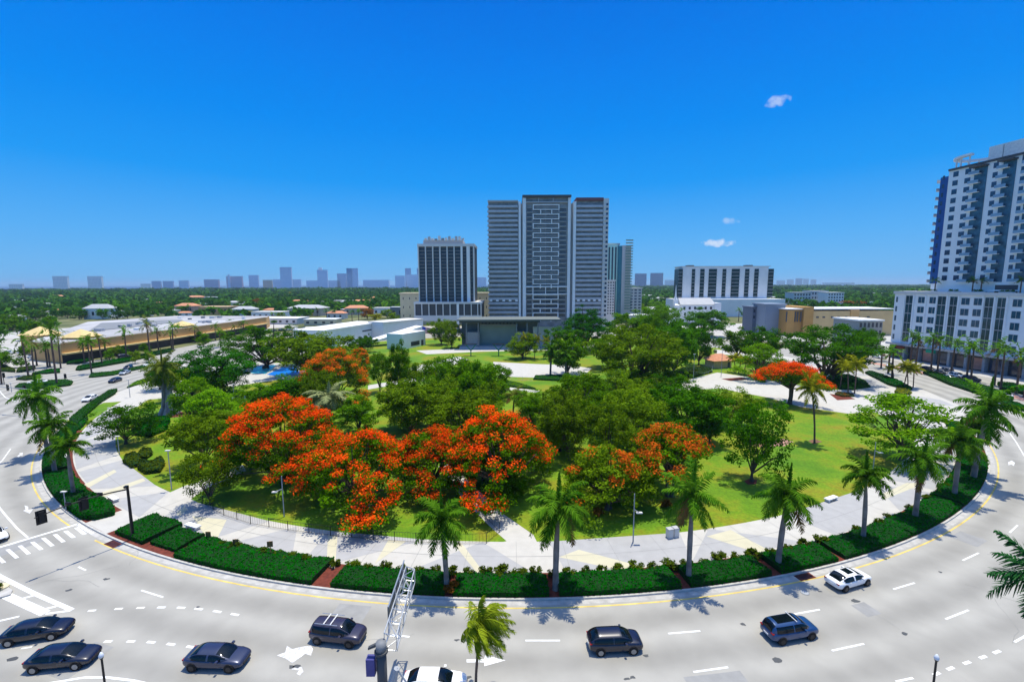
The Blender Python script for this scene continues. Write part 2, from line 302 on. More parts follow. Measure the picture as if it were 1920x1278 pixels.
# promenade with its facets of grey and cream
g = MB(); ring(g, 102.6, 108.41, -70, 60, Z + .006, CONC)
ring(g, 102.6, 117.5, 60, 112, Z + .006, CONC); ring(g, 96, 115, -118, -70, Z + .006, CONC)
a_r0, a_r1 = ang(152, 985), ang(200, 1002)
ring(g, 108.41, 112.19, a_r0, a_r1, Z + .008, CONC)
for P in ([(318, 923), (345, 911), (455, 871), (462, 882), (385, 916), (358, 935), (420, 966), (380, 985), (330, 950)],
          [(822, 874), (844, 869), (882, 905), (942, 962), (1000, 1002), (1010, 1022), (900, 1024), (950, 1014), (917, 985), (868, 935)],
          [(1240, 718), (1290, 712), (1345, 698), (1440, 712), (1530, 728), (1600, 720), (1660, 700), (1800, 760), (1790, 800), (1730, 845), (1700, 800), (1640, 772), (1590, 775), (1500, 762), (1440, 745), (1350, 728), (1240, 732)],
          [(925, 678), (1000, 682), (1060, 684), (1110, 690), (1095, 704), (1010, 708), (950, 706), (925, 690)],
          [(780, 657), (900, 652), (1080, 650), (1160, 640), (1165, 646), (1060, 656), (900, 659), (800, 664)],
          [(300, 700), (360, 705), (430, 725), (520, 712), (600, 714), (600, 688), (520, 680), (445, 686), (380, 682), (330, 680)],
          [(690, 722), (780, 708), (860, 704), (860, 709), (780, 714), (690, 730)],
          [(760, 690), (860, 668), (880, 674), (800, 700)], [(905, 742), (955, 726), (1012, 732), (1010, 736), (955, 731), (910, 748)],
          [(1340, 655), (1420, 662), (1480, 672), (1560, 690), (1600, 712), (1560, 715), (1500, 690), (1420, 672), (1340, 662)],
          [(450, 770), (456, 745), (500, 722), (506, 725), (464, 748), (456, 772)]):
    sheet(g, px(P, Z), Z + .011, CONC)
struct('promenade', g.mesh('promenade'))
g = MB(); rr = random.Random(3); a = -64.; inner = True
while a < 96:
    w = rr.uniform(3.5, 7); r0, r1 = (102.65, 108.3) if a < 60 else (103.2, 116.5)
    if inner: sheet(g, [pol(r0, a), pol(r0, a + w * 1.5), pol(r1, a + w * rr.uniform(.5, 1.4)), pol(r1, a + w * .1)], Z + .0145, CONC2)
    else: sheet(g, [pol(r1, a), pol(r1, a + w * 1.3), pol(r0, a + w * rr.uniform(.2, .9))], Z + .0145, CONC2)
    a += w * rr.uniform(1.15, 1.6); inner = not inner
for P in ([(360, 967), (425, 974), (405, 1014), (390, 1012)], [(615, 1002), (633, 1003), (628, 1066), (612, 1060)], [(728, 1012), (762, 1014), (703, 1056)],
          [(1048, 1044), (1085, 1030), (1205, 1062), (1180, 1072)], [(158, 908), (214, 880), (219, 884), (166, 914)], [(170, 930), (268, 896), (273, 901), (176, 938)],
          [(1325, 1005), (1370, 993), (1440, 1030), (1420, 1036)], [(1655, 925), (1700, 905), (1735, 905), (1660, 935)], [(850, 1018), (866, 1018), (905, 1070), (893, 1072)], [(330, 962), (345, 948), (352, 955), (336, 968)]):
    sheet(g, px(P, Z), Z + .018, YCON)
JT = mat('paving_joint', (.25, .25, .25), .9, .1, 1)
for i in range(-66, 92, 3):
    r0, r1 = (102.65, 108.35) if i < 60 else (103, 116.5); ring(g, r0, r1, i, i + .018, Z + .021, JT, 1)
ring(g, 105.5, 105.54, -68, 62, Z + .0215, JT)
struct('promenade_pattern', g.mesh('promenade_pattern'))
g = MB()
for P in ([(470, 699), (478, 688), (517, 684), (510, 692), (497, 701)],): sheet(g, px(P, Z), Z + .02, POOL)
sheet(g, px([(500, 702), (528, 689), (556, 690), (562, 700), (530, 707)], Z), Z + .024, POOLB)
struct('splash_pad_surface', g.mesh('splash_pad_surface'))
g = MB()
for P, m_ in (([(1395, 832), (1415, 826), (1440, 826), (1452, 832), (1425, 838)], SOIL), ([(1395, 902), (1404, 897), (1420, 899), (1418, 907), (1402, 908)], MULCH), ([(1515, 826), (1528, 822), (1542, 828), (1525, 832)], SOIL),
              ([(1440, 828), (1470, 822), (1488, 828), (1470, 836), (1442, 836)], BRICK), ([(300, 780), (330, 771), (356, 773), (350, 780), (318, 783)], MULCH), ([(1352, 710), (1390, 707), (1405, 711), (1370, 714)], MULCH), ([(1555, 738), (1590, 742), (1604, 748), (1570, 750)], MULCH)):
    sheet(g, px(P, Z), Z + .016, m_)
struct('planting_soil', g.mesh('planting_soil'))
# road markings
mk = MB()
def stroke(p, q, w, m_=PAINT, z=.009):
    (x0, y0), (x1, y1) = A(*p), A(*q); d = Vector((x1 - x0, y1 - y0)); n = Vector((-d.y, d.x)).normalized() * w / 2
    sheet(mk, [(x0 + n.x, y0 + n.y), (x1 + n.x, y1 + n.y), (x1 - n.x, y1 - n.y), (x0 - n.x, y0 - n.y)], z, m_)
def curve(L, w, m_=PAINT):
    for p, q in zip(L, L[1:]): stroke(p, q, w, m_, .009 + .0005 * (L.index(p) % 2))
ring(mk, 113.3, 113.48, -88, -29.5, .006, YEL); ring(mk, 113.3, 113.48, -26.2, 88, .006, YEL)
for d in ((147, 1062, 161, 1068.5), (265, 1106, 306, 1119), (735, 1190, 768, 1193), (985, 1200, 1050, 1200), (1253, 1187, 1313, 1182), (1475, 1153, 1537, 1142), (1675, 1104, 1715, 1092), (1805, 1050, 1835, 1036), (1893, 998, 1908, 984),
          (1300, 1259, 1365, 1250), (1560, 1219, 1620, 1206), (1773, 1160, 1816, 1143), (40, 1215, 60, 1212), (1680, 1277, 1712, 1270), (1902, 1203, 1925, 1190)): stroke(d[:2], d[2:], .17)
for L, w in (((165, 1144.5), (215, 1141), (256, 1139), (295, 1138), (332, 1138), (365, 1140), (400, 1144.5), (433, 1150)), 15), (((195, 1202), (238, 1201.5), (276, 1202.5), (313, 1206), (350, 1211)), 15), (((1875, 1219), (1849, 1229), (1819, 1239.5), (1788, 1250), (1762, 1260)), 13):
    for i, p in enumerate(L):
        q = L[i + 1] if i + 1 < len(L) else (2 * p[0] - L[i - 1][0], 2 * p[1] - L[i - 1][1]); k = w / math.hypot(q[0] - p[0], q[1] - p[1]); stroke(p, (p[0] + (q[0] - p[0]) * k, p[1] + (q[1] - p[1]) * k), .24)
for x0, y0, x1, y1 in ((1110, 75, 1305, 165), (950, 125, 1140, 215), (790, 175, 985, 280), (615, 230, 820, 340), (450, 290, 655, 395), (265, 345, 465, 460), (80, 400, 290, 520), (-110, 470, 92, 590), (-290, 530, -90, 655)):
    x0, x1, y0, y1 = x0 / 8, x1 / 8, 980 + y0 / 8, 980 + y1 / 8; sheet(mk, px([(x0, y0), (x0 + 8, y0 - 1.5), (x1, y1 - .5), (x1 - 8, y1 + 1.5)]), .009, PAINT)
stroke((-60, 1043), (146, 982), .45); curve([(-10, 940), (10, 965), (32, 990), (52, 1007)], .2); curve([(-40, 905), (5, 862), (20, 841)], .16); curve([(146, 982), (160, 992), (174, 1000)], .3)
curve([(-40, 1055), (0, 1080), (60, 1110), (135, 1143)], .42); stroke((133, 1144), (86, 1150), .25, z=.0105); stroke((12, 1116), (85, 1149), .75, z=.0085); stroke((36, 1123), (66, 1115), .28, z=.0105); stroke((80, 1142), (106, 1136), .28, z=.0105)
curve([(-40, 1172), (36, 1155)], .25); curve([(60, 1285), (110, 1277), (160, 1269), (200, 1269), (250, 1275), (290, 1284)], .2); curve([(1885, 800), (1905, 828), (1930, 870)], .16); curve([(-30, 700), (10, 745), (28, 752), (45, 753), (70, 748), (120, 735)], .2)
sheet(mk, px([(875, 1235), (908, 1234.5), (909, 1227.5), (948, 1237), (908, 1248), (908, 1241), (875, 1241)]), .009, PAINT)
sheet(mk, px([(519, 1228), (535, 1222), (538, 1210), (548, 1216), (560, 1213), (583, 1209), (587, 1216), (583, 1228), (572, 1225), (560, 1234), (548, 1242), (536, 1234)]), .009, PAINTW)
sheet(mk, px([(546, 1254), (556, 1248), (566, 1250), (569, 1258), (562, 1266), (556, 1262), (561, 1256), (553, 1255)]), .009, PAINTW)
sheet(mk, px([(46, 947), (53, 949), (53, 955), (62, 954), (56, 962), (43, 957), (48, 955)]), .009, PAINTW); sheet(mk, px([(32, 855), (37, 851), (36, 849), (43, 848), (42, 854), (39, 853), (34, 857)]), .009, PAINTW)
sheet(mk, px([(1890, 866), (1897, 863), (1903, 867), (1901, 873), (1896, 870), (1891, 872)]), .009, PAINTW)
for i in range(7):   # far-right zebra crossing beside the plaza
    p = (1745 + i * 17, 752 + i * 9); stroke(p, (p[0] + 7, p[1] - 6), .6, PAINT)
struct('road_marking', mk.mesh('road_marking'))
# oil stains and patches
g = MB(); rr = random.Random(5)
for x, y in ((199, 1085), (371, 1137), (873, 1200), (857, 1199), (1175, 1272), (1185, 1269), (1211, 1228), (1394, 1170), (1605, 1126), (1695, 1187), (1457, 1237), (1763, 1072), (1538, 1108), (870, 1275), (128, 1106), (877, 1269), (547, 1249), (556, 1248), (24, 1235)):
    c = A(x, y); k = rr.uniform(.15, .38); g.add([(c[0] + k * rr.uniform(.5, 1.5) * math.cos(t), c[1] + k * .7 * rr.uniform(.5, 1.4) * math.sin(t), .012) for t in [i * math.pi / 4 for i in range(8)]], [tuple(range(8))], DGREY)
CR = mat('crack_filler', (.22, .22, .21), .9, .2, 2)
for i in range(14):
    a, rad = rr.uniform(-38, 34), rr.uniform(113.8, 124.5); p = Vector(pol(rad, a)); d = Vector((rr.uniform(-1, 1), rr.uniform(-.35, .35))).normalized()
    for k in range(rr.randint(3, 9)):
        d = (d + Vector((rr.uniform(-.5, .5), rr.uniform(-.5, .5)))).normalized(); q = p + d * rr.uniform(.4, 1.1); n = Vector((-d.y, d.x)) * rr.uniform(.01, .02); g.add([tuple(p + n) + (.0055,), tuple(q + n) + (.0055,), tuple(q - n) + (.0055,), tuple(p - n) + (.0055,)][::-1], [(0, 1, 2, 3)], CR); p = q
PT_ = mat('asphalt_patch', (.27, .27, .265), .9, .1, 1)
for a, r0, r1, w in ((-30, 116.2, 119.8, 1.2), (-8.5, 113.9, 116.3, 1.6), (6, 121.6, 124, 2.2), (15.5, 117.4, 119, .8), (27, 114, 116.4, 1.4), (-17, 122.6, 126, 1.)):
    ring(g, r0, r1, a, a + w, .0045, PT_, .4)
struct('road_stains', g.mesh('road_stains'))
def manhole(p, label):
    g = MB(); c = A(*p); t = thing('manhole_cover', label, 'manhole cover', (c[0], c[1], .006)); g.prism([(.42 * math.cos(i * math.pi / 10), .42 * math.sin(i * math.pi / 10)) for i in range(20)], 0, .012, MGREY); g.build('frame', t)
    g = MB(); g.prism([(.33 * math.cos(i * math.pi / 10), .33 * math.sin(i * math.pi / 10)) for i in range(20)], .013, .018, GALV); g.build('lid', t)
manhole((1509, 1110), 'round iron manhole cover in the road beside the white sedan with dark sunroof')
for p, lab in (((222, 1015), 'rusty storm drain inlet in the kerb under the black signal mast'), ((1507, 1079), 'rusty storm drain inlet in the kerb left of the white sedan')):
    a = ang(*p); t = thing('storm_drain', lab, 'drain', pol(112.9, a) + (0,), math.radians(a), 'storm drain inlets along the kerb')
    g = MB(); g.box(-1., 1., -.45, .45, .005, .02, MULCH); g.build('grate_frame', t); g = MB()
    for i in range(9): g.box(-.9 + i * .2, -.8 + i * .2, -.38, .38, .02, .035, BLACK)
    g.build('grate', t)
# ------------------------------------------------------------------ plants
def leafcloud(C, Rd, n, size, seed, up=.7, flat=1., clump=None):
    """n quads scattered around clump centres C (k,3) of radius Rd -> V, Q, tint"""
    r = np.random.default_rng(seed); k = len(C); idx = r.integers(0, k, n); d = r.normal(size=(n, 3)); d /= np.linalg.norm(d, axis=1)[:, None]
    rad = Rd[idx] * (r.random(n) ** .4); off = d * rad[:, None]; off[:, 2] *= flat
    P = C[idx] + off; nrm = d + r.normal(size=(n, 3)) * .8; nrm[:, 2] += up; nrm /= np.linalg.norm(nrm, axis=1)[:, None]
    t = np.cross(nrm, r.normal(size=(n, 3))); t /= np.linalg.norm(t, axis=1)[:, None]; b = np.cross(nrm, t)
    s = size * r.uniform(.6, 1.3, n)[:, None]; s2 = s * r.uniform(.45, .8, n)[:, None]
    V = np.stack([P - t * s, P - b * s2, P + t * s, P + b * s2], 1).reshape(-1, 3); Q = np.arange(4 * n).reshape(-1, 4)
    ct = r.random(k); tint = np.clip(.15 + .45 * ct[idx] + .4 * r.random(n), 0, 1)
    return V, Q, tint
def clumps(kind, n, seed):
    """clump centres in a unit crown: x,y in [-1,1], z in [0,1]"""
    r = np.random.default_rng(seed); out = []
    lob = [(r.uniform(0, 6.28), r.uniform(.10, .28)) for _ in range(3)]
    while len(out) < n:
        if kind in ('round', 'airy'):
            d = r.normal(size=3); d /= np.linalg.norm(d); 
            if d[2] < -.85: continue
            az = math.atan2(d[1], d[0]); f = 1 + sum(a * math.sin((i + 2) * az + p) for i, (p, a) in enumerate(lob)) * .6 + .12 * math.sin(5 * d[2] + lob[0][0])
            rad = (r.random() ** .3 if kind == 'round' else r.random() ** .45) * f * .84; p = d * rad; out.append((p[0], p[1], .47 + .56 * p[2]))
        elif kind == 'layer':
            a = r.uniform(0, 6.28); q = math.sqrt(r.random()); f = 1 + .22 * math.sin(2 * a + lob[0][0]) + .12 * math.sin(3 * a + lob[1][0]); q *= f * .9
            top = 1 - .78 * q ** 2.2; z = top - (0 if r.random() < .5 else r.random() * .75 * top) ; z += r.normal() * .035; out.append((q * math.cos(a), q * math.sin(a), max(.05, z - .06)))
    return np.array(out)
def limbs(mb, C, h, w, hb, r0, bark, seed, n=9, multi=1, lean=0):
    rr = random.Random(seed); P = [Vector((c[0], c[1], c[2])) for c in C]; rr.shuffle(P)
    fork = hb * .75
    for k in range(multi):
        b = Vector((rr.uniform(-.5, .5), rr.uniform(-.5, .5), 0)) if multi > 1 else Vector((0, 0, 0)); top = Vector((lean + b.x * 1.5, b.y * 1.5, fork))
        mb.tube([b - Vector((0, 0, .1)), b + Vector((0, 0, .4)), b.lerp(top, .5) + Vector((rr.uniform(-.15, .15), 0, 0)), top], [r0 * 1.5, r0 * 1.1, r0 * .9, r0 * .8], bark, 7, False)
        for c in P[k::multi][:n]:
            mid = top.lerp(c, .5) + Vector((rr.uniform(-.4, .4), rr.uniform(-.4, .4), rr.uniform(0, .5)))
            mb.tube([top, mid, c], [r0 * .5, r0 * .3, r0 * .1], bark, 5, False)
def make_tree(name, cat, kind, w, h, hbf, ncl, nlf, lsize, lmat, bark, seed, r0=.22, clr=.13, flat=.75, multi=1, flower=None, fcov=0, flo=None):
    """root Empty with trunk, crown (and blossoms); w crown width, h height, hbf crown base as a fraction of h"""
    t = thing(name, None, cat, (0, 0, -500)); hb = h * hbf; C = clumps(kind, ncl, seed); C = np.c_[C[:, 0] * w / 2, C[:, 1] * w / 2, hb + C[:, 2] * (h - hb)]
    r = np.random.default_rng(seed + 5); Rd = w * clr * r.uniform(.7, 1.3, ncl)
    g = MB(); limbs(g, C, h, w, hb, r0, bark, seed, 12 if kind != 'layer' else 16, multi); g.build('trunk', t, True)
    V, Q, ti = leafcloud(C, Rd, nlf, lsize, seed + 1, flat=flat); part('crown', npmesh('crown', V, Q, lmat, ti), t)
    if flower:
        q = np.hypot(C[:, 0], C[:, 1]) / (w / 2); zt = hb + (1 - .78 * q ** 2.2) * (h - hb)
        az = np.arctan2(C[:, 1], C[:, 0]); ok = (C[:, 2] > zt - (h - hb) * .26)
        nz = .5 + .42 * np.sin(C[:, 0] * 1.0 + seed) * np.cos(C[:, 1] * .8 + seed * 2) + r.normal(size=ncl) * .28
        if flo is not None: nz = nz + flo * C[:, 0] / (w / 2)
        ok &= nz > 1 - fcov * 1.25
        K = C[ok]; K = K.copy(); K[:, 2] += Rd[ok] * .35
        nb = int(nlf * 1.4 * ok.mean()); V, Q, ti = leafcloud(K, Rd[ok] * 1.02, nb, lsize * .72, seed + 9, up=.7, flat=.55)
        part('blossoms', npmesh('blossoms', V, Q, flower, ti), t)
    return t
def frond(V, Q, T, r, base, yaw, pitch, L, droop, nl, ll, wind=None, wl=.10, planes=2, w0=.9, dead=False):
    """arching rachis with hanging leaflets"""
    p = np.array(base, float); d = np.array([math.cos(yaw) * math.cos(pitch), math.sin(yaw) * math.cos(pitch), math.sin(pitch)]); st = L / nl; tf = r.uniform(.06, .5)
    pts = [p.copy()]
    for i in range(nl):
        d = d + np.array([0, 0, -droop * st * (.4 + 1.6 * i / nl)]);
        if wind is not None: d = d + np.array(wind) * st * (i / nl + .3)
        d /= np.linalg.norm(d); q = p + d * st; side = np.cross(d, [0, 0, 1.]); side /= (np.linalg.norm(side) + 1e-6); upv = np.cross(side, d)
        o = len(V); V += [p - side * .035, p + side * .035, q + side * .03, q - side * .03]; Q.append((o, o + 1, o + 2, o + 3)); T.append(.7)
        f = i / nl; le = ll * (math.sin(math.pi * min(1, .12 + f * .88) ** .8) * .85 + .2) * (1 if f < .97 else .5)
        for s in (-1, 1):
            for pl in range(planes):
                u = upv * (.35 - .75 * pl + r.uniform(-.2, .2)); dv = side * s * w0 + d * .75 + u + np.array([0, 0, -.25])
                if wind is not None: dv = dv + np.array(wind) * 1.2
                dv /= np.linalg.norm(dv); b = p + (q - p) * r.random(); e = b + dv * le * r.uniform(.8, 1.1); e[2] -= le * .22; m = (b + e) / 2 + np.array([0, 0, .05 * le]); ww = d * wl * .5
                o = len(V); V += [b - ww, b + ww, m + ww * 1.3, m - ww * 1.3]; Q.append((o, o + 1, o + 2, o + 3)); V += [m - ww * 1.3, m + ww * 1.3, e + ww * .25, e - ww * .25]; Q.append((o + 4, o + 5, o + 6, o + 7)); tt = min(1, tf + r.uniform(0, .5)); T += [0, 0] if dead else [tt, tt]
        p = q
def make_palm(name, cat, h, L, nf, seed, lmat, trunkm, shaft=True, spear=True, r0=.26, droop=.25, wind=None, lean=(0, 0), ll=.75, thin=False, plow=-.5, wl=.10, planes=2, nl=20):
    """h: height of the crown's heart"""
    t = thing(name, None, cat, (0, 0, -500)); g = MB(); lx, ly = lean
    P = [(lx * f * f, ly * f * f, h * f) for f in (-.01, .05, .3, .55, .8, 1)]; s_h = 1.5 if shaft else .2
    g.tube([p for p in P], [r0 * 1.35, r0 * 1.15, r0 * 1.0, r0 * 1.08, r0 * .85, r0 * .6], trunkm, 10, False); g.build('trunk', t, True)
    if shaft:
        g = MB(); g.tube([(lx, ly, h - .1), (lx, ly, h + .6), (lx, ly, h + s_h)], [r0 * .7, r0 * .62, r0 * .3], SHAFT, 8, False); g.build('crownshaft', t, True)
    V, Q, T = [], [], []; r = np.random.default_rng(seed); b0 = (lx, ly, h + s_h * .8)
    for i in range(nf):
        f = i / nf; pitch = 1.15 + (plow - 1.15) * f ** .9; frond(V, Q, T, r, b0, i * 2.4 + r.uniform(-.3, .3), pitch + r.uniform(-.1, .1), L * r.uniform(.85, 1.1), droop * r.uniform(.8, 1.2), nl, ll, wind, wl, planes, .9, i >= nf - 3 and r.random() < .45)
    if spear: frond(V, Q, T, r, b0, r.uniform(0, 6), 1.5, L * .85, .02, nl, .45, None, wl * 1.6, 2, .3)
    part('crown', npmesh('crown', V, Q, lmat, T), t)
    return t
def setmat(root, partname, m_):
    for c in CH.get(root, None) or [x for x in bpy.data.objects if x.parent == root]:
        if c.name.split('.')[0] == partname: c.material_slots[0].link = 'OBJECT'; c.material_slots[0].material = m_
def inst(proto, x, y, sx, sz, rz, label, group=None, lm=None, z=Z, name=None, sy=None):
    o = dup(proto, (x, y, z), rz, label, group, (sx, sy or sx, sz))
    if name: o.name = name
    if lm:
        ch = NEWK(o)
        for c in ch:
            if (c.name.startswith('crown') and not c.name.startswith('crownshaft')) or c.name.startswith('foliage'): c.material_slots[0].link = 'OBJECT'; c.material_slots[0].material = lm
    return o
def NEWK(o): return list(o.children)
def solve(x0, x1, yt, yb, hb=.3, hlo=4, hhi=20):
    cx = (x0 + x1) / 2; best = None
    for i in range(int((hhi - hlo) * 5) + 1):
        h = hlo + i / 5; X, Y = A(cx, yt, h); zc = proj(X, Y, h)[2]; w = (x1 - x0) * zc / F
        e = abs(proj(X, Y - w * .42, h * hb)[1] - yb)
        if best is None or e < best[0]: best = (e, h, X, Y, w)
    return best[1:]
def place_h(x0, x1, yt, h):
    X, Y = A((x0 + x1) / 2, yt, h); return h, X, Y, (x1 - x0) * proj(X, Y, h)[2] / F
PR = {}
LOWP = {}
PR['round'] = [make_tree('leafy_tree', 'tree', 'round', 10.6, 10, .1, 95, 11000, .17, L_MID, BARK, s, .26, .085) for s in (1, 2, 3)]
PR['big'] = [make_tree('broad_tree', 'tree', 'round', 10.6, 10, .1, 190, 22000, .11, L_DARK, BARK, s, .32, .06, multi=2) for s in (11, 12)]
PR['airy'] = [make_tree('airy_tree', 'tree', 'airy', 10.8, 10, .12, 120, 8500, .16, L_OLIVE, BARK, s, .22, .08) for s in (4, 5, 6)]
PR['layer'] = [make_tree('spreading_tree', 'tree', 'layer', 10.4, 10, .22, 100, 9000, .17, L_BRIGHT, BARK, s, .24, .10, flat=.5, multi=2) for s in (7, 8)]
PR['far'] = [make_tree('garden_tree', 'tree', 'round', 10, 10, .12, 22, 1100, .5, L_MID, BARK, s, .25, .2) for s in (21, 22, 23)]
PR['royal'] = [make_palm('royal_palm', 'palm', 7.2, 4.1, 21, s, L_PALM, PALMT, r0=.30, droop=.36, plow=-.75, ll=1.0, lean=(l, .1), wl=.13) for s, l in ((31, .1), (32, -.15), (33, .3))] + [make_palm('royal_palm', 'palm', 7.2, 3.8, 17, s, L_PALM, PALMT, r0=.27, droop=d_, plow=pl_, ll=.9, lean=(.2, -.2), wl=.12) for s, d_, pl_ in ((34, .5, -.3), (35, .25, -1.0))]
PR['coco'] = [make_palm('coconut_palm', 'palm', 6.5, 3.0, 15, s, L_PALMO, PALMTB, shaft=False, spear=False, r0=.14, droop=.35, plow=-.5, ll=.8, lean=(.7, .3)) for s in (41, 42)]
PR['fpalm'] = [make_palm('street_palm', 'palm', 7.5, 2.9, 11, s, L_PALM, PALMTB, r0=.2, shaft=False, spear=False, droop=.4, ll=.9, nl=8, wl=.22, planes=1, plow=-.6) for s in (51, 52)]
TREES = []
def based(x0, x1, yt, b):
    cx = (x0 + x1) / 2; X, Y = A(cx, b, Z); H = zat(cx, yt, Y)[1] - Z; return H, X, Y, (x1 - x0) * proj(X, Y, H * .6)[2] / F * 1.1
def T(kind, x0, x1, yt, b, label, lm=None, h=None, hb=.3, cat='tree', group='park trees', name=None, hlo=4, hhi=20, k=[0]):
    H, X, Y, w = place_h(x0, x1, yt, h) if h else based(x0, x1, yt, b)
    k[0] += 1; p = PR[kind][k[0] % len(PR[kind])]
    o = inst(p, X, Y, w / 10, H / 10, random.uniform(0, 6.28), label, group, lm, name=name); TREES.append((label, round(H, 1), round(w, 1), round(X), round(Y))); return o
# park, front left
T('airy', 183, 290, 752, 832, 'small dark wide tree on the left lawn beside the oval hedge bed', L_DARK)
T('round', 330, 437, 762, 872, 'dark round tree just left of the largest flame tree', L_OLIVE)
T('airy', 345, 442, 838, 945, 'lower airy tree beside the start of the black fence', L_OLIVE)
T('layer', 330, 405, 706, 802, 'bright lime tree in front of the pale baobab trunk', L_BRIGHT)
T('layer', 355, 445, 728, 818, 'lime green tree behind the dark round tree on the left lawn', L_BRIGHT)
T('big', 318, 475, 645, 745, 'broad emerald tree left of the splash pad', L_EMER)
T('big', 430, 560, 603, 690, 'dark broad tree behind the emerald tree by the shops', L_DARK)
T('round', 515, 650, 612, 705, 'olive tree with low crown in front of the white arts hall', L_OLIVE)
T('round', 470, 590, 702, 775, 'low dark green tree below the blue splash pad', L_DARK)
T('round', 632, 715, 738, 812, 'small round tree with forked trunk between two flame trees', L_MID)
T('airy', 560, 640, 690, 790, 'thin tree partly hidden behind the drooping pale palm', L_OLIVE)
T('airy', 690, 735, 650, 735, 'slim tree left of the bright tree before the arts hall', L_MID)
T('round', 722, 780, 634, 745, 'upright bright green tree before the arts hall', L_MID)
T('round', 712, 832, 700, 815, 'olive tree right of the small forked tree', L_OLIVE)
T('airy', 790, 905, 655, 760, 'tall olive tree on the near side of the stage lawn', L_MID)
T('round', 850, 950, 672, 790, 'olive green tree left of the white central plaza', L_MID)
T('round', 800, 945, 724, 832, 'darkest leafy tree in the middle of the park', L_OLIVE)
T('layer', 1030, 1150, 698, 790, 'light green flat topped tree below the central plaza', L_MID)
T('airy', 1015, 1120, 730, 862, 'tangled olive tree behind the red topped flame tree', L_OLIVE)
T('airy', 1095, 1185, 745, 868, 'dry looking olive tree in the thick of the park', L_OLIVE)
T('airy', 1120, 1245, 716, 838, 'olive tree with bare twigs near the park path', L_OLIVE)
T('round', 1165, 1245, 785, 888, 'low tree behind the two orange flame trees', L_OLIVE)
T('round', 1228, 1350, 710, 826, 'dark tree left of the slim trunked dark tree', L_DARK)
T('round', 1300, 1360, 735, 832, 'dark tree overlapping the slim trunked tree', L_DARK)
T('airy', 1350, 1468, 736, 902, 'dark tree on a tall straight slim trunk in a mulch ring', L_DARK)
T('big', 1095, 1280, 598, 726, 'giant olive green tree in the centre of the park', L_OLIVE, group='park trees')
T('big', 1052, 1145, 573, 656, 'round bright green tree right of the tall tower foot', L_EMER)
T('round', 1185, 1250, 578, 672, 'tree behind the giant olive tree, nearest its crown', L_MID)
T('round', 1215, 1310, 590, 702, 'dark tree right of the giant olive tree', L_DARK)
T('round', 1285, 1335, 600, 684, 'dark narrow tree behind the orange roofed kiosk', L_DARK)
T('round', 1345, 1420, 612, 672, 'wide tree behind the orange roofed kiosk', L_MID)
T('round', 1395, 1470, 606, 682, 'dark tree left of the huge round dark tree', L_DARK)
T('layer', 1385, 1462, 643, 712, 'bright yellow green tree right of the orange roofed kiosk', L_BRIGHT)
T('big', 1463, 1632, 598, 712, 'huge round dark tree with thick dark trunk on the right', L_DARK)
T('layer', 1612, 1762, 739, 860, 'bright layered tree with twin trunks beside the right promenade', L_BRIGHT)
T('round', 950, 1010, 622, 672, 'small olive tree beside the right end of the stage', L_OLIVE)
T('round', 1030, 1100, 625, 702, 'shadowed tree behind the two palms on the plaza', L_MID)
T('round', 805, 850, 592, 646, 'first bronze tree left of the stage', L_OLIVE)
T('round', 828, 866, 598, 652, 'second bronze tree left of the stage', L_OLIVE)
T('round', 680, 700, 625, 655, 'clipped round tree in front of the white arts hall', L_DARK)
T('round', 655, 705, 628, 660, 'dark rounded tree against the white arts hall wall', L_DARK)
for i, (a, b, c) in enumerate(((1150, 1225, 690), (1190, 1270, 700), (1230, 1300, 692), (1010, 1090, 775), (1180, 1240, 745), (960, 1030, 735))):
    T('airy', a, b, c, 0, ['understorey tree at the left foot of the giant olive tree', 'understorey tree below the giant olive tree', 'understorey tree at the right foot of the giant olive tree', 'low olive tree just behind the red topped flame tree', 'small tree in the gap behind the two orange flame trees', 'thin young tree left of the flat topped light green tree'][i], (L_MID, L_OLIVE)[i % 2], h=6.5)
UG = []; rr = random.Random(33)
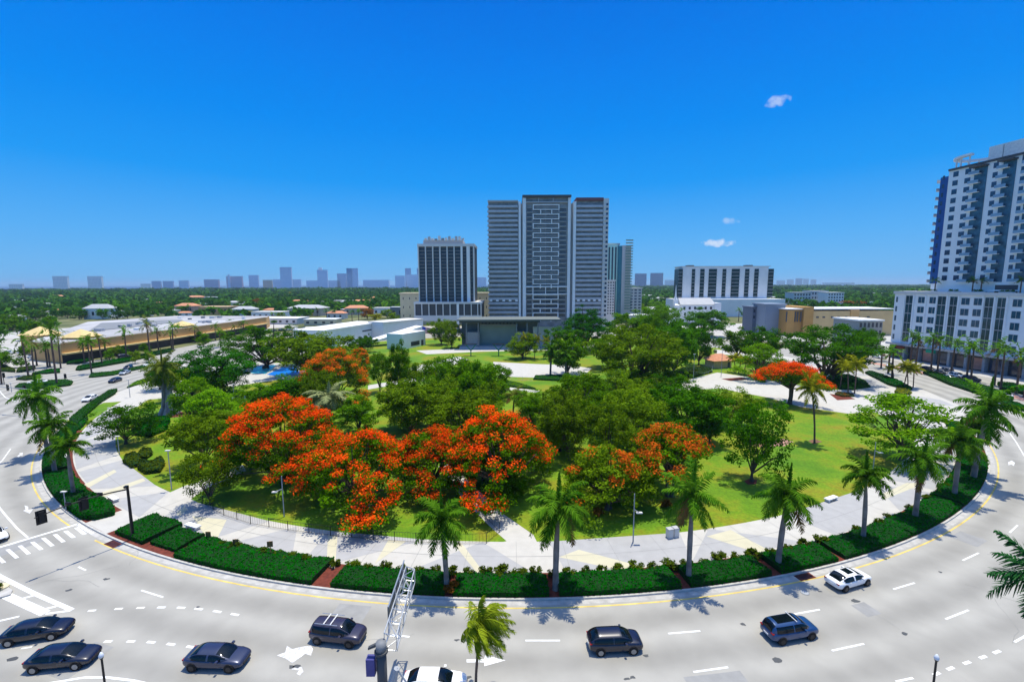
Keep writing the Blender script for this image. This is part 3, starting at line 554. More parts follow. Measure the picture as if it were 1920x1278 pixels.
for (x, b, w, h_, kd, lm) in ((470, 880, 90, 55, 'airy', L_OLIVE), (545, 900, 70, 60, 'round', L_EMER), (600, 850, 80, 60, 'airy', L_MID), (640, 905, 85, 70, 'round', L_MID), (560, 840, 90, 50, 'airy', L_OLIVE), (690, 870, 80, 60, 'airy', L_MID), (770, 880, 70, 55, 'round', L_OLIVE), (905, 900, 80, 60, 'round', L_EMER), (960, 905, 90, 75, 'airy', L_MID), (1010, 880, 70, 60, 'airy', L_OLIVE),
        (960, 935, 70, 50, 'round', L_MID), (1090, 930, 80, 55, 'airy', L_MID), (1150, 940, 80, 60, 'airy', L_EMER), (1195, 915, 70, 60, 'round', L_MID), (1130, 900, 90, 60, 'airy', L_OLIVE), (1050, 845, 90, 80, 'round', L_OLIVE), (1000, 800, 80, 70, 'airy', L_MID), (1060, 800, 90, 80, 'round', L_OLIVE), (1130, 815, 90, 90, 'airy', L_MID), (1200, 800, 90, 90, 'round', L_OLIVE),
        (1260, 850, 80, 70, 'airy', L_DARK), (1170, 770, 90, 80, 'round', L_OLIVE), (1090, 765, 80, 70, 'airy', L_MID), (1250, 780, 90, 80, 'airy', L_DARK), (1330, 800, 80, 80, 'round', L_OLIVE), (1390, 800, 80, 75, 'airy', L_OLIVE), (760, 800, 90, 80, 'airy', L_MID), (830, 790, 90, 90, 'round', L_OLIVE), (900, 800, 80, 90, 'airy', L_OLIVE), (870, 750, 90, 80, 'round', L_MID), (800, 740, 80, 70, 'airy', L_OLIVE), (930, 745, 70, 70, 'airy', L_MID),
        (400, 830, 80, 70, 'round', L_OLIVE), (430, 800, 80, 60, 'airy', L_MID), (480, 780, 90, 60, 'round', L_MID), (540, 770, 80, 60, 'airy', L_DARK), (360, 745, 80, 70, 'round', L_MID), (300, 730, 60, 60, 'airy', L_OLIVE), (420, 745, 70, 60, 'airy', L_DARK), (600, 700, 80, 60, 'round', L_DARK), (660, 705, 70, 60, 'airy', L_OLIVE), (1140, 690, 80, 70, 'round', L_MID), (1270, 665, 80, 70, 'round', L_DARK), (1180, 640, 90, 60, 'round', L_MID), (1060, 665, 70, 60, 'round', L_DARK), (1240, 625, 80, 60, 'airy', L_MID), (1320, 630, 90, 55, 'round', L_DARK), (1620, 660, 50, 50, 'round', L_DARK)):
    UG.append(T(kd, x - w / 2, x + w / 2, b - h_, b, 'x', lm, group='fuller trees filling the park'))
row_labels(UG, 'leafy filler tree of the park, {} from the left among the small crowns')
# baobab
def baobab():
    X, Y = A(318, 776); t = thing('baobab_tree', 'thick pale grey baobab trunk with small crown near the left road', 'tree', (X, Y, Z)); g = MB()
    h = 7.; g.tube([(0, 0, -.1), (0, 0, .6), (0, 0, 3), (.1, 0, 5), (.2, 0, h)], [1.9, 1.5, 1.15, .9, .6], BARKG, 14, False)
    for i in range(9): a = i * .7; g.tube([(math.cos(a) * 1.9, math.sin(a) * 1.9, -.1), (math.cos(a) * 1.25, math.sin(a) * 1.25, 1.6), (math.cos(a) * .95, math.sin(a) * .95, 4)], [.45, .3, .2], BARKG, 6, False)
    r = np.random.default_rng(5); C = r.normal(size=(40, 3)) * [2., 2., 1.1] + [0.2, 0, 8.3]
    for c in C[:9]: g.tube([(.1, 0, 5.2), tuple(np.array([.1, 0, 6.2]) * .5 + c * .5), tuple(c)], [.4, .22, .06], BARKG, 5, False)
    g.build('trunk', t, True); V, Q, ti = leafcloud(C, np.full(40, 1.), 3500, .18, 6); part('crown', npmesh('crown', V, Q, L_OLIVE, ti), t)
baobab()
# flame trees, each grown on its own
def flame(x0, x1, yt, yb, cov, seed, label, fl=L_FLAME, lm=L_MID, h=None, flo=None, n=1.0, hb=.14, hhi=14):
    H, X, Y, w = based(x0, x1, yt, yb)
    ncl = int(min(260, 70 + w * w * .5) * n)
    t = make_tree('flame_tree', 'tree', 'layer', w, H, hb, ncl, int(w * w * 52 + 2500), .2, lm, BARK, seed, .16 + w * .012, min(.12, 1.0 / w + .015), .42, 1 if w < 9 else 2, fl, cov, flo)
    t.location = (X, Y, Z); t['label'] = label; t['category'] = 'tree'; t['group'] = 'red and orange flame trees'; TREES.append((label, round(H, 1), round(w, 1), round(X), round(Y)))
flame(426, 640, 746, 905, .72, 61, 'largest scarlet flame tree on the left of the park', h=10.5)
flame(572, 770, 808, 950, .62, 62, 'scarlet flame tree reaching low towards the promenade lamp', h=8, flo=.1)
flame(735, 885, 808, 915, .56, 63, 'thin scarlet flame tree over the white path', h=7.5)
flame(838, 1036, 775, 925, .6, 64, 'wide red topped flame tree in the middle of the park', h=9.5)
flame(1058, 1215, 838, 955, .14, 65, 'mostly green flame tree with a rim of orange flowers', fl=L_FLAMEO, lm=L_OLIVE, h=8)
flame(1188, 1325, 806, 930, .52, 66, 'orange flame tree left of the slim trunked dark tree', fl=L_FLAMEO, h=8, hb=.5)
flame(562, 690, 655, 765, .55, 67, 'orange flame tree right of the blue splash pad', fl=L_FLAMEO, lm=L_OLIVE, h=9.5)
flame(1425, 1531, 685, 757, 1., 68, 'small scarlet flame tree standing on the white plaza', h=7.5, hb=.55)
flame(655, 697, 652, 715, .5, 69, 'small orange flame tree behind the bigger one near the arts hall', fl=L_FLAMEO, lm=L_OLIVE, h=8)
# royal palms round the kerb hedge:  base pixel, heart pixel
def palm(kind, bx, by, ty, label, k=0, group=None, lm=None, sx=1, rz=None, z=Z, ref=8.2, lz=None):
    X, Y = A(bx, by, z); hh = zat(bx, ty, Y)[1] - z; s = hh / ref; p = PR[kind][(k * 2) % len(PR[kind]) if kind == 'royal' else k % len(PR[kind])]
    o = inst(p, X, Y, sx, lz or s, random.uniform(0, 6.28) if rz is None else rz, label, group, lm, z); o.rotation_euler[0] = random.uniform(-.035, .035); o.rotation_euler[1] = random.uniform(-.035, .035); TREES.append((label, round(hh, 1), round(s, 2), round(X), round(Y))); return o
RP = 'royal palms in the kerb hedge'
for i, (bx, by, ty, lab, s) in enumerate(((838, 1102, 975, 'royal palm right of the sign gantry, in front of the fence corner', .88), (1042, 1104, 955, 'royal palm standing right of the wind-blown coconut palm', 1.), (1291, 1088, 930, 'tall royal palm in front of the orange flame tree', .98), (1458, 1062, 930, 'royal palm in the hedge above the white sedan', .95),
        (1618, 1012, 895, 'royal palm with short crown below the twin trunked bright tree', .9), (1715, 974, 862, 'royal palm leaning slightly beside the right promenade', 1.), (1789, 932, 828, 'slim royal palm where the hedge turns up', 1.), (1824, 900, 762, 'tallest royal palm of the right bend with the topmost crown', 1.35),
        (1828, 885, 800, 'royal palm half hidden behind the tallest one of the right bend', 1.), (139, 930, 838, 'royal palm with a dark trunk above the corner hedge', .95), (103, 885, 800, 'royal palm with a pale trunk in the left hedge', .98), (90, 850, 745, 'royal palm farthest up the left hedge', 1.05))):
    palm('royal', bx, by, ty, lab, i, RP, None, s * .94)
o = palm('royal', 617, 800, 742, 'pale palm with long drooping fronds behind the largest flame tree', 1, None, L_PALMP, 1.45)
palm('royal', 1032, 703, 655, 'left one of the two dark palms on the central plaza', 0, 'palms on the central plaza', None, 1.05); palm('royal', 1061, 706, 664, 'right one of the two dark palms on the central plaza', 1, 'palms on the central plaza', None, 1.1)
palm('coco', 1527, 830, 728, 'yellow green palm on the right lawn with thin dark trunk', 0, None, L_YEL, 1.05, ref=6.6); palm('coco', 375, 800, 750, 'young palm among the lime green trees', 0, None, L_PALMO, 1, ref=6.6)
palm('coco', 962, 790, 742, 'feathery young palm left of the tangled olive tree', 1, None, L_PALMO, 1.1, ref=6.6)
palm('royal', 308, 778, 690, 'dark palm beside the pale baobab trunk', 2, None, L_PALMO, 1., rz=1)
YP = []
for i, (bx, by, ty) in enumerate(((1590, 735, 690), (1602, 738, 682), (1575, 728, 680), (1695, 728, 690), (1702, 728, 686), (1712, 726, 690), (1675, 712, 690), (1385, 700, 672), (1395, 702, 676), (1378, 698, 670))):
    YP.append(palm('coco', bx, by, ty, 'x', i, 'yellow palms beside the right plaza', L_YEL, .95, ref=6.6))
row_labels(YP, 'yellow palm, {} from the left of those beside the right plaza')
YP = [palm('coco', bx, by, ty, 'x', i, 'slim young palms by the stage lawn', L_YEL, .8, ref=6.6) for i, (bx, by, ty) in enumerate(((986, 672, 634), (1002, 672, 636), (1022, 672, 640)))]
row_labels(YP, 'slim yellowish palm, {} from the left beside the stage lawn')
# street palms on the left shopping street and in front of the right block
YP = []
for i, (bx, by, ty, s) in enumerate(((53, 703, 636, 1.1), (63, 695, 640, 1.), (107, 722, 618, 1.1), (114, 690, 632, 1.), (172, 700, 640, 1.), (192, 685, 634, 1.), (237, 672, 622, 1.05), (282, 668, 608, 1.2), (325, 655, 612, 1.1), (366, 642, 613, 1.), (404, 638, 610, 1.), (441, 634, 612, .9), (3, 720, 655, 1.))):
    YP.append(palm('fpalm', bx, by, ty, 'x', i, 'palms along the tan shopping strip', (None, L_PALMO)[i % 2], s * 1.1, ref=7.6, z=0))
row_labels(YP, 'street palm, {} from the left along the tan shopping strip')
YP = []
for i, (bx, by, ty) in enumerate(((1665, 700, 655), (1672, 712, 662), (1706, 690, 632), (1716, 692, 636), (1745, 700, 634), (1757, 702, 638), (1782, 705, 642), (1812, 712, 648), (1820, 716, 652), (1864, 722, 652), (1876, 730, 655), (1905, 738, 662), (1920, 745, 668), (1652, 690, 662))):
    YP.append(palm('fpalm', bx, by, ty, 'x', i, 'palms in front of the white block', L_PALM, 1.25, ref=7.6, z=.02))
row_labels(YP, 'street palm, {} from the left before the white apartment block')
# coconut palm bent by the wind, close to the camera, and the palm cut by the right edge
mat_wind = leafmat('wind_palm_leaf', (.03, .07, .003), (.30, .38, .02), .3, .45); X, Y = A(892, 1300)
h = zat(905, 1175, Y)[1]; wp = make_palm('windblown_palm', 'palm', h, 2.45, 30, 71, mat_wind, PALMTB, shaft=False, spear=False, r0=.10, droop=.30, wind=(.8, -.15, -.15), lean=(.5, .2), ll=.75, plow=-1.1, planes=2, nl=22, wl=.07)
wp.location = (X, Y, 0); wp['label'] = 'slender coconut palm bent by wind over the near kerb'; CH[wp] = list(wp.children)
X, Y = A(1962, 1095, 10.8); rp_ = make_palm('dark_palm', 'palm', 10.0, 3.3, 15, 72, leafmat('dark_palm_leaf', (.004, .045, .012), (.03, .13, .03), .2), PALMT, shaft=True, spear=False, r0=.24, droop=.3, ll=.95, plow=-.6)  # darker leaf greens than the other palms
rp_.location = (X, Y, 0); rp_['label'] = 'dark palm crown cut off by the right edge of the photo'
# ------------------------------------------------------------------ hedges
def hedge(r0, r1, a0, a1, h, label, lm=HEDGE, dens=42, seed=0, group='clipped hedges along the kerb', name='hedge', cat='hedge', core=HEDGEB, taper=0):
    r = np.random.default_rng(seed + 100); n = max(2, int(abs(a1 - a0) * 110 * math.pi / 180 / .8)); K = 8; vs = []; am = (a0 + a1) / 2; o = pol((r0 + r1) / 2, am)
    wob = [r.uniform(0, 6.28) for _ in range(4)]
    for i in range(n + 1):
        f = i / n; a = a0 + (a1 - a0) * f; tp = 1 - taper * abs(2 * f - 1) ** 3; rm = (r0 + r1) / 2
        for j, (u, z) in enumerate(((0, 0), (.0, .75), (.1, .97), (.35, 1), (.65, 1), (.9, .97), (1, .75), (1, 0))):
            rad = r0 + (r1 - r0) * u; rad = rm + (rad - rm) * tp; s = .12 * math.sin(a * 3 + wob[0]) + .08 * math.sin(a * 7.7 + wob[1]) if j < 4 else 0
            p = pol(rad + s, a); vs.append((p[0] - o[0], p[1] - o[1], z * h * (1 + .12 * math.sin(a * 5 + wob[2] + u * 3) + .08 * math.sin(a * 13 + wob[3] + u * 5)) * (.92 if i in (0, n) else 1)))
    fs = [(i * K + j, (i + 1) * K + j, (i + 1) * K + j + 1, i * K + j + 1) for i in range(n) for j in range(K - 1)] + [tuple(range(K)), tuple(range(n * K, n * K + K))[::-1]]
    t = thing(name, label, cat, (o[0], o[1], Z), group=group); g = MB(); g.add(vs, fs, core); g.build('branches', t)
    vs = np.array(vs); area = abs(a1 - a0) * math.pi / 180 * 110 * (r1 - r0 + 1.8 * h); nl = int(area * dens); ff = [f for f in fs[:-2]]
    ar = np.array([np.linalg.norm(np.cross(vs[f[1]] - vs[f[0]], vs[f[3]] - vs[f[0]])) for f in ff]); idx = r.choice(len(ff), nl, p=ar / ar.sum()); F_ = np.array(ff)[idx]; u, v = r.random((nl, 1)), r.random((nl, 1))
    P = vs[F_[:, 0]] * (1 - u) * (1 - v) + vs[F_[:, 1]] * u * (1 - v) + vs[F_[:, 2]] * u * v + vs[F_[:, 3]] * (1 - u) * v; P = P + r.normal(size=P.shape) * .04; P[:, 2] += .02
    nr = np.cross(vs[F_[:, 1]] - vs[F_[:, 0]], vs[F_[:, 3]] - vs[F_[:, 0]]); nr /= np.linalg.norm(nr, axis=1)[:, None]; nr[nr[:, 2] < -.1] *= -1; nr = nr + r.normal(size=nr.shape) * .45; nr /= np.linalg.norm(nr, axis=1)[:, None]
    tt = np.cross(nr, r.normal(size=nr.shape)); tt /= np.linalg.norm(tt, axis=1)[:, None]; b = np.cross(nr, tt); s = .10 * r.uniform(.6, 1.3, nl)[:, None]
    part('leaves', npmesh('leaves', np.stack([P - tt * s, P - b * s * .7, P + tt * s, P + b * s * .7], 1).reshape(-1, 3), np.arange(4 * nl).reshape(-1, 4), lm, r.random(nl)), t)
    return t
HL = [((100, 800), (78, 890), 108.9, 112.1, .9, 'clipped kerb hedge farthest up the left bend, under two palms'), ((77, 896), (150, 970), 108.6, 112.1, 1., 'clipped kerb hedge under the dark trunked palm on the left'),
      ((206, 1006), (262, 1026), 106.9, 111.7, 1.1, 'square hedge block round the foot of the black signal mast'), ((268, 1028), (318, 1043), 107.6, 111.3, .8, 'low short hedge just right of the signal mast block'), ((328, 1046), (583, 1100), 107.9, 112.1, 1.05, 'long kerb hedge with three small signs behind it'),
      ((617, 1106), (742, 1118), 108.6, 112.1, 1.05, 'kerb hedge between the red mulch gap and the sign gantry'), ((745, 1119), (832, 1124), 108.6, 112.1, 1.0, 'short kerb hedge directly behind the sign gantry'), ((847, 1126), (1031, 1129), 108.7, 112.1, 1.0, 'kerb hedge behind the wind-blown coconut palm'),
      ((1051, 1129), (1282, 1112), 108.7, 112.1, 1.05, 'kerb hedge above the dark blue hatchback'), ((1299, 1108), (1453, 1086), 108.7, 112.1, 1.0, 'kerb hedge left of the royal palm above the white sedan'), ((1466, 1079), (1572, 1054), 108.6, 112.1, 1.0, 'short kerb hedge directly above the white sedan'),
      ((1583, 1050), (1700, 1005), 108.5, 112.1, 1.0, 'kerb hedge right of the thin bare gap above the white sedan'), ((1702, 1004), (1800, 952), 108.5, 112.1, 1.0, 'kerb hedge under the leaning royal palm on the right'), ((1801, 950), (1858, 862), 108.3, 112.1, 1.0, 'kerb hedge in the tightest part of the right bend'), ((1858, 860), (1846, 800), 108.6, 111.6, .9, 'kerb hedge farthest up the right bend')]
for i, (p, q, r0, r1, hh, lab) in enumerate(HL): hedge(r0 + .35, r1, ang(*p), ang(*q), hh * .6, lab, seed=i, dens=60)
hedge(108, 111.6, ang(150, 973), ang(172, 990), 1., 'rounded corner hedge in front of the pedestrian ramp', seed=40) if False else None
def blob(name, label, poly, h, lm, group=None, core=HEDGEB, dens=45, seed=0, z=Z, ls=.13, cat='hedge'):
    """clipped planting over a ground polygon given in photo pixels"""
    P = [Vector(A(x, y, z)) for x, y in poly]; c = sum(P, Vector((0, 0))) / len(P); Q = []
    for i in range(len(P)):
        a, b = P[i], P[(i + 1) % len(P)]; k = max(1, int((b - a).length / 1.2)); Q += [a.lerp(b, j / k) - c for j in range(k)]
    ins = lambda s, zz: [(q.x * s, q.y * s, zz) for q in Q]; n = len(Q); rr = random.Random(seed); vs = []
    rad = sum(q.length for q in Q) / n; s1 = 1 - .25 / max(rad, .6)
    vs = ins(1, 0) + ins(1, h * .75) + ins(s1, h) + ins(s1 * .5, h * 1.03) + [(0, 0, h * 1.04)]
    fs = [(k * n + i, k * n + (i + 1) % n, (k + 1) * n + (i + 1) % n, (k + 1) * n + i) for k in range(3) for i in range(n)]; tri = [(3 * n + i, 3 * n + (i + 1) % n, 4 * n) for i in range(n)]
    t = thing(name, label, cat, (c.x, c.y, z), group=group); g = MB(); g.add(vs, fs + tri, core); g.build('branches', t)
    vs = np.array(vs); r = np.random.default_rng(seed); ff = fs + [(a, b, d, d) for a, b, d in tri]
    ar = np.array([np.linalg.norm(np.cross(vs[f[1]] - vs[f[0]], vs[f[2]] - vs[f[0]])) + 1e-6 for f in ff]); nl = int(min(9000, ar.sum() * dens)); idx = r.choice(len(ff), nl, p=ar / ar.sum()); F_ = np.array(ff)[idx]; u, v = r.random((nl, 1)), r.random((nl, 1))
    Pp = vs[F_[:, 0]] * (1 - u) * (1 - v) + vs[F_[:, 1]] * u * (1 - v) + vs[F_[:, 2]] * u * v + vs[F_[:, 3]] * (1 - u) * v; Pp = Pp + r.normal(size=Pp.shape) * .05
    nr = Pp / (np.linalg.norm(Pp, axis=1)[:, None] + 1e-6) * .5 + [0, 0, .8] + r.normal(size=Pp.shape) * .5; nr /= np.linalg.norm(nr, axis=1)[:, None]
    tt = np.cross(nr, r.normal(size=nr.shape)); tt /= np.linalg.norm(tt, axis=1)[:, None]; b = np.cross(nr, tt); s = ls * r.uniform(.6, 1.3, nl)[:, None]
    part('leaves', npmesh('leaves', np.stack([Pp - tt * s, Pp - b * s * .7, Pp + tt * s, Pp + b * s * .7], 1).reshape(-1, 3), np.arange(4 * nl).reshape(-1, 4), lm, r.random(nl)), t)
    return t
blob('hedge', 'rounded corner hedge left of the pedestrian ramp', [(150, 973), (120, 950), (125, 938), (160, 930), (185, 935), (213, 955), (214, 966), (180, 975)], 1., HEDGE, 'clipped hedges along the kerb', seed=50)
# looser olive bushes along the back of the kerb hedge
YP = []; bushes = [blob('bush', 'x', [(0, 0)] * 3, 1, SHRUB) for _ in range(0)]
def bush(w, h, seed):
    t = thing('bush', None, 'bush', (0, 0, -500)); r = np.random.default_rng(seed); C = r.normal(size=(14, 3)); C /= np.linalg.norm(C, axis=1)[:, None]; C = C * [w * .36, w * .36, h * .28] + [0, 0, h * .5]
    V, Q, ti = leafcloud(C, np.full(14, w * .2), 520, .12, seed); part('foliage', npmesh('foliage', V, Q, SHRUB, ti), t); g = MB()
    for c in C[:6]: g.tube([(0, 0, 0), tuple(c)], [.05, .02], BARK, 4, False)
    g.build('stem', t); return t
BU = [bush(1.5, 1.1, s) for s in (81, 82, 83)]
rr = random.Random(9)
for bx in list(range(420, 600, 26)) + list(range(632, 1560, 31)) + [1600, 1640, 1662, 1700, 1735, 1762, 1790]:
    by = 1100 if bx < 1300 else 1040
    # walk the back line of the hedge at this column
    a = math.radians(0); lo, hi = -70., 65.
    for _ in range(30):
        mid = (lo + hi) / 2; p = pol(108.5, mid); 
        if proj(p[0], p[1], .15)[0] < bx: lo = mid
        else: hi = mid
    p = pol(108.9 + rr.uniform(-.2, .2), mid); YP.append(inst(BU[bx % 3], p[0], p[1], rr.uniform(.75, 1.25), rr.uniform(.6, .95), rr.uniform(0, 6), 'x', 'loose olive bushes behind the kerb hedge', z=Z))
row_labels(YP, 'loose olive bush, {} from the left behind the kerb hedge')
# round clipped beds on the left lawn, medians on the left and right streets
for i, (poly, h_, lm, lab, grp) in enumerate((
    ([(232, 868), (236, 858), (252, 852), (262, 858), (262, 874), (248, 878)], .8, SHRUB, 'olive clipped bush left of the pair of round beds', 'clipped round bushes on the left lawn'),
    ([(258, 856), (268, 846), (283, 846), (286, 853), (276, 860), (264, 861)], .8, SHRUB, 'small round olive bush above the pair of round beds', 'clipped round bushes on the left lawn'),
    ([(260, 880), (262, 868), (285, 872), (303, 862), (309, 872), (300, 886), (275, 889)], .9, SHRUB, 'crescent shaped clipped bush in a dark soil bed', 'clipped round bushes on the left lawn'),
    ([(245, 815), (262, 800), (300, 792), (318, 798), (310, 808), (280, 820)], .9, HEDGE, 'dark oval hedge bed holding the small wide tree', 'clipped beds on the left lawn'),
    ([(262, 795), (285, 785), (318, 785), (318, 793), (285, 797)], .8, HEDGE, 'dark oval hedge bed farther up the left lawn', 'clipped beds on the left lawn'),
    ([(28, 728), (36, 722), (85, 716), (125, 714), (137, 717), (132, 723), (95, 728), (45, 731)], .7, L_EMER, 'bright green oval median planting in the left junction', 'planted medians on the left street'),
    ([(30, 712), (45, 707), (75, 704), (76, 709), (50, 713)], .6, SHRUB, 'small olive median right beside the green oval median', 'planted medians on the left street'),
    ([(-20, 697), (-20, 687), (8, 686), (28, 694), (28, 698), (12, 697)], .7, SHRUB, 'olive hedge cut by the left edge of the photo', 'planted medians on the left street'),
    ([(31, 698), (36, 691), (66, 688), (66, 692), (42, 698)], .7, SHRUB, 'clipped hedge under the leftmost street palms', 'planted medians on the left street'),
    ([(60, 702), (88, 695), (112, 693), (112, 699), (88, 701)], .7, HEDGE, 'dark hedge between two street palms near the tan corner', 'planted medians on the left street'),
    ([(125, 683), (130, 678), (172, 671), (176, 675), (150, 682)], .7, HEDGE, 'hedge at the corner of the tan shopping strip', 'planted medians on the left street'),
    ([(142, 694), (146, 689), (240, 672), (320, 655), (325, 659), (240, 679), (150, 695)], .8, HEDGE, 'long dark hedge dividing the shopping street', 'planted medians on the left street'),
    ([(167, 708), (172, 701), (210, 698), (270, 686), (272, 690), (212, 704), (175, 708)], .5, L_EMER, 'bright median planting behind the two blue cars', 'planted medians on the left street'),
    ([(130, 790), (160, 765), (205, 735), (220, 732), (216, 740), (190, 756), (160, 782), (146, 800)], .8, L_EMER, 'bright triangular hedge along the upper left kerb', 'planted medians on the left street'),
    ([(148, 798), (165, 785), (163, 792), (150, 806)], .8, HEDGE, 'small hedge tip below the bright triangular hedge', 'planted medians on the left street'),
    ([(238, 727), (255, 716), (282, 709), (284, 713), (262, 721)], .4, L_BRIGHT, 'narrow grassy strip beside the two blue cars', 'planted medians on the left street'),
    ([(1622, 700), (1632, 698), (1680, 714), (1710, 730), (1705, 733), (1665, 722)], .8, HEDGE, 'dark tapering hedge in the middle of the right road', 'hedges along the right road'),
    ([(1677, 736), (1682, 729), (1702, 731), (1709, 737), (1706, 740), (1688, 741)], .5, L_YEL, 'yellow clipped bed at the tip of the dark tapering hedge', 'hedges along the right road'),
    ([(1730, 700), (1740, 698), (1800, 714), (1850, 728), (1900, 748), (1895, 755), (1840, 742), (1780, 722)], .9, L_EMER, 'long bright hedge between the right road and parked cars', 'hedges along the right road'),
    ([(1868, 752), (1905, 758), (1930, 768), (1930, 774), (1890, 764)], .8, HEDGE, 'dark hedge cut by the right edge near the white block', 'hedges along the right road'),
    ([(1870, 720), (1900, 722), (1930, 732), (1930, 742), (1880, 732)], .9, HEDGE, 'dark hedge close to the shop fronts of the white block', 'hedges along the right road'),
    ([(1545, 715), (1560, 704), (1590, 702), (1622, 714), (1632, 726), (1600, 731), (1560, 730)], .35, L_EMER, 'round green bed under the huge dark tree', 'beds round the right plaza'),
    ([(1240, 706), (1280, 690), (1330, 690), (1336, 698), (1300, 708)], .5, SHRUB, 'curved planted bed in front of the railing near the kiosk', 'beds round the right plaza'),
    ([(1565, 740), (1570, 736), (1600, 740), (1602, 744), (1580, 744)], .45, L_RUST, 'dark red bed under the yellow palms on the plaza', 'beds round the right plaza'),
    ([(1000, 712), (1004, 706), (1060, 705), (1085, 708), (1060, 715)], .6, L_EMER, 'curved green hedge below the central plaza', 'beds round the right plaza'),
    ([(925, 720), (945, 714), (975, 720), (1005, 730), (975, 728)], .5, L_BRIGHT, 'lime planting strip left of the central plaza path', 'beds round the right plaza'))):
    blob('hedge' if lm is not L_RUST else 'flower_bed', lab, poly, h_, lm, grp, seed=60 + i, ls=.16, dens=16 if i > 4 else 40, z=0 if 5 <= i <= 13 or i in (18, 19, 20) else Z)
# dark red plants at two palm feet
for i, (x, y, lab) in enumerate(((846, 1108, 'dark red bush at the foot of the palm behind the gantry'), (1120, 965, 'dark red bush under the mostly green flame tree'), (1250, 950, 'red bush under the orange flame tree'))):
    X, Y = A(x, y, Z); inst(BU[i], X, Y, 1.1, .9, i, lab, None, L_RUST, z=Z)
# ------------------------------------------------------------------ trees of the city beyond the park
BG = []
def okspot(x, y, w):
    for (x0, x1, y0, y1) in KEEP:
        if x0 - w < x < x1 + w and y0 - w < y < y1 + w: return False
    return math.hypot(x - CX, y - CY) > 134
KEEP = [(-60, 75, 195, 262), (-75, -25, 185, 262), (-75, 120, 285, 345), (95, 175, 310, 345), (85, 250, 270, 330), (130, 320, 60, 260)]
def rowtrees(x0, x1, r0, r1, n, hs, cls, ws=(8, 13), palms=0):
    for i in range(n):
        xx = x0 + (x1 - x0) * (i + random.random()) / n; ry = r0 + (r1 - r0) * random.random(); X, Y = A(xx, ry, 0); w = random.uniform(*ws)
        if not okspot(X, Y, w * .3): continue
        if random.random() < palms: BG.append(inst(PR['fpalm'][i % 2], X, Y, 1.3, random.uniform(.9, 1.3), i, 'x', None, z=0)); continue
        BG.append(inst(PR['far'][i % 3], X, Y, w / 10, random.uniform(*hs) / 10, random.uniform(0, 6), 'x', None, random.choice(cls), z=0))
rowtrees(125, 300, 655, 684, 14, (4, 6), (L_MID, L_DARK, L_OLIVE), (4, 6), palms=.3); rowtrees(300, 480, 622, 655, 14, (5, 8), (L_MID, L_DARK, L_OLIVE), (4, 8), palms=.4); rowtrees(-10, 110, 668, 695, 7, (4, 7), (L_MID, L_OLIVE), (3, 6), palms=.6); rowtrees(-60, 330, 588, 600, 34, (9, 13), (L_DARK, L_MID, L_FAR)); rowtrees(-60, 100, 605, 650, 14, (8, 12), (L_DARK, L_MID)); rowtrees(320, 780, 574, 588, 40, (8, 12), (L_MID, L_DARK, L_BRIGHT), palms=.15)
rowtrees(430, 800, 590, 606, 22, (6, 9), (L_MID, L_YEL, L_OLIVE), palms=.5); rowtrees(-50, 760, 572, 580, 50, (9, 13), (L_FAR, L_MID, L_DARK), (10, 16))
rowtrees(1180, 1280, 566, 590, 16, (9, 12), (L_MID, L_BRIGHT, L_OLIVE)); rowtrees(1290, 1480, 598, 616, 18, (7, 10), (L_MID, L_DARK), palms=.4); rowtrees(1440, 1680, 562, 574, 24, (9, 12), (L_FAR, L_MID, L_DARK), (10, 16)); rowtrees(1150, 1330, 604, 625, 18, (8, 12), (L_DARK, L_MID), palms=.25)
rowtrees(1560, 1670, 625, 655, 8, (6, 9), (L_DARK, L_MID), palms=.4); rowtrees(850, 1080, 612, 622, 12, (7, 9), (L_MID, L_OLIVE), palms=.6); rowtrees(1380, 1520, 640, 668, 10, (6, 8), (L_MID, L_OLIVE, L_DARK), palms=.3)
a = [o for o in BG if o.location.x < 0 and o.name.startswith('garden')]; b = [o for o in BG if o.location.x >= 0 and o.name.startswith('garden')]; c = [o for o in BG if not o.name.startswith('garden')]
for o in a: o['group'] = 'city trees left of the towers'
for o in b: o['group'] = 'city trees right of the towers'
for o in c: o['group'] = 'city palms beyond the park'
row_labels(a, 'garden tree beyond the park, {} from the left edge'); row_labels(b, 'garden tree, {} counting right from the tall tower'); row_labels(c, 'thin palm beyond the park, {} from the left edge')
# flame trees far off
for i, (x0, x1, yt, lab) in enumerate(((535, 555, 548, 'rusty red crown far off above the arts hall'), (583, 606, 551, 'second rusty crown far off, right of the first'), (1580, 1628, 562, 'wide rust coloured crown behind the ochre building'), (470, 490, 560, 'orange crown far off above the shop roofs'), (675, 700, 575, 'orange tree between the shops and the arts hall'))):
    H_, X, Y, w = place_h(x0, x1, yt, 11); inst(PR['far'][i % 3], X, Y, w / 10, 1.1, i, lab, 'far rusty flame trees', L_RUST, z=0)
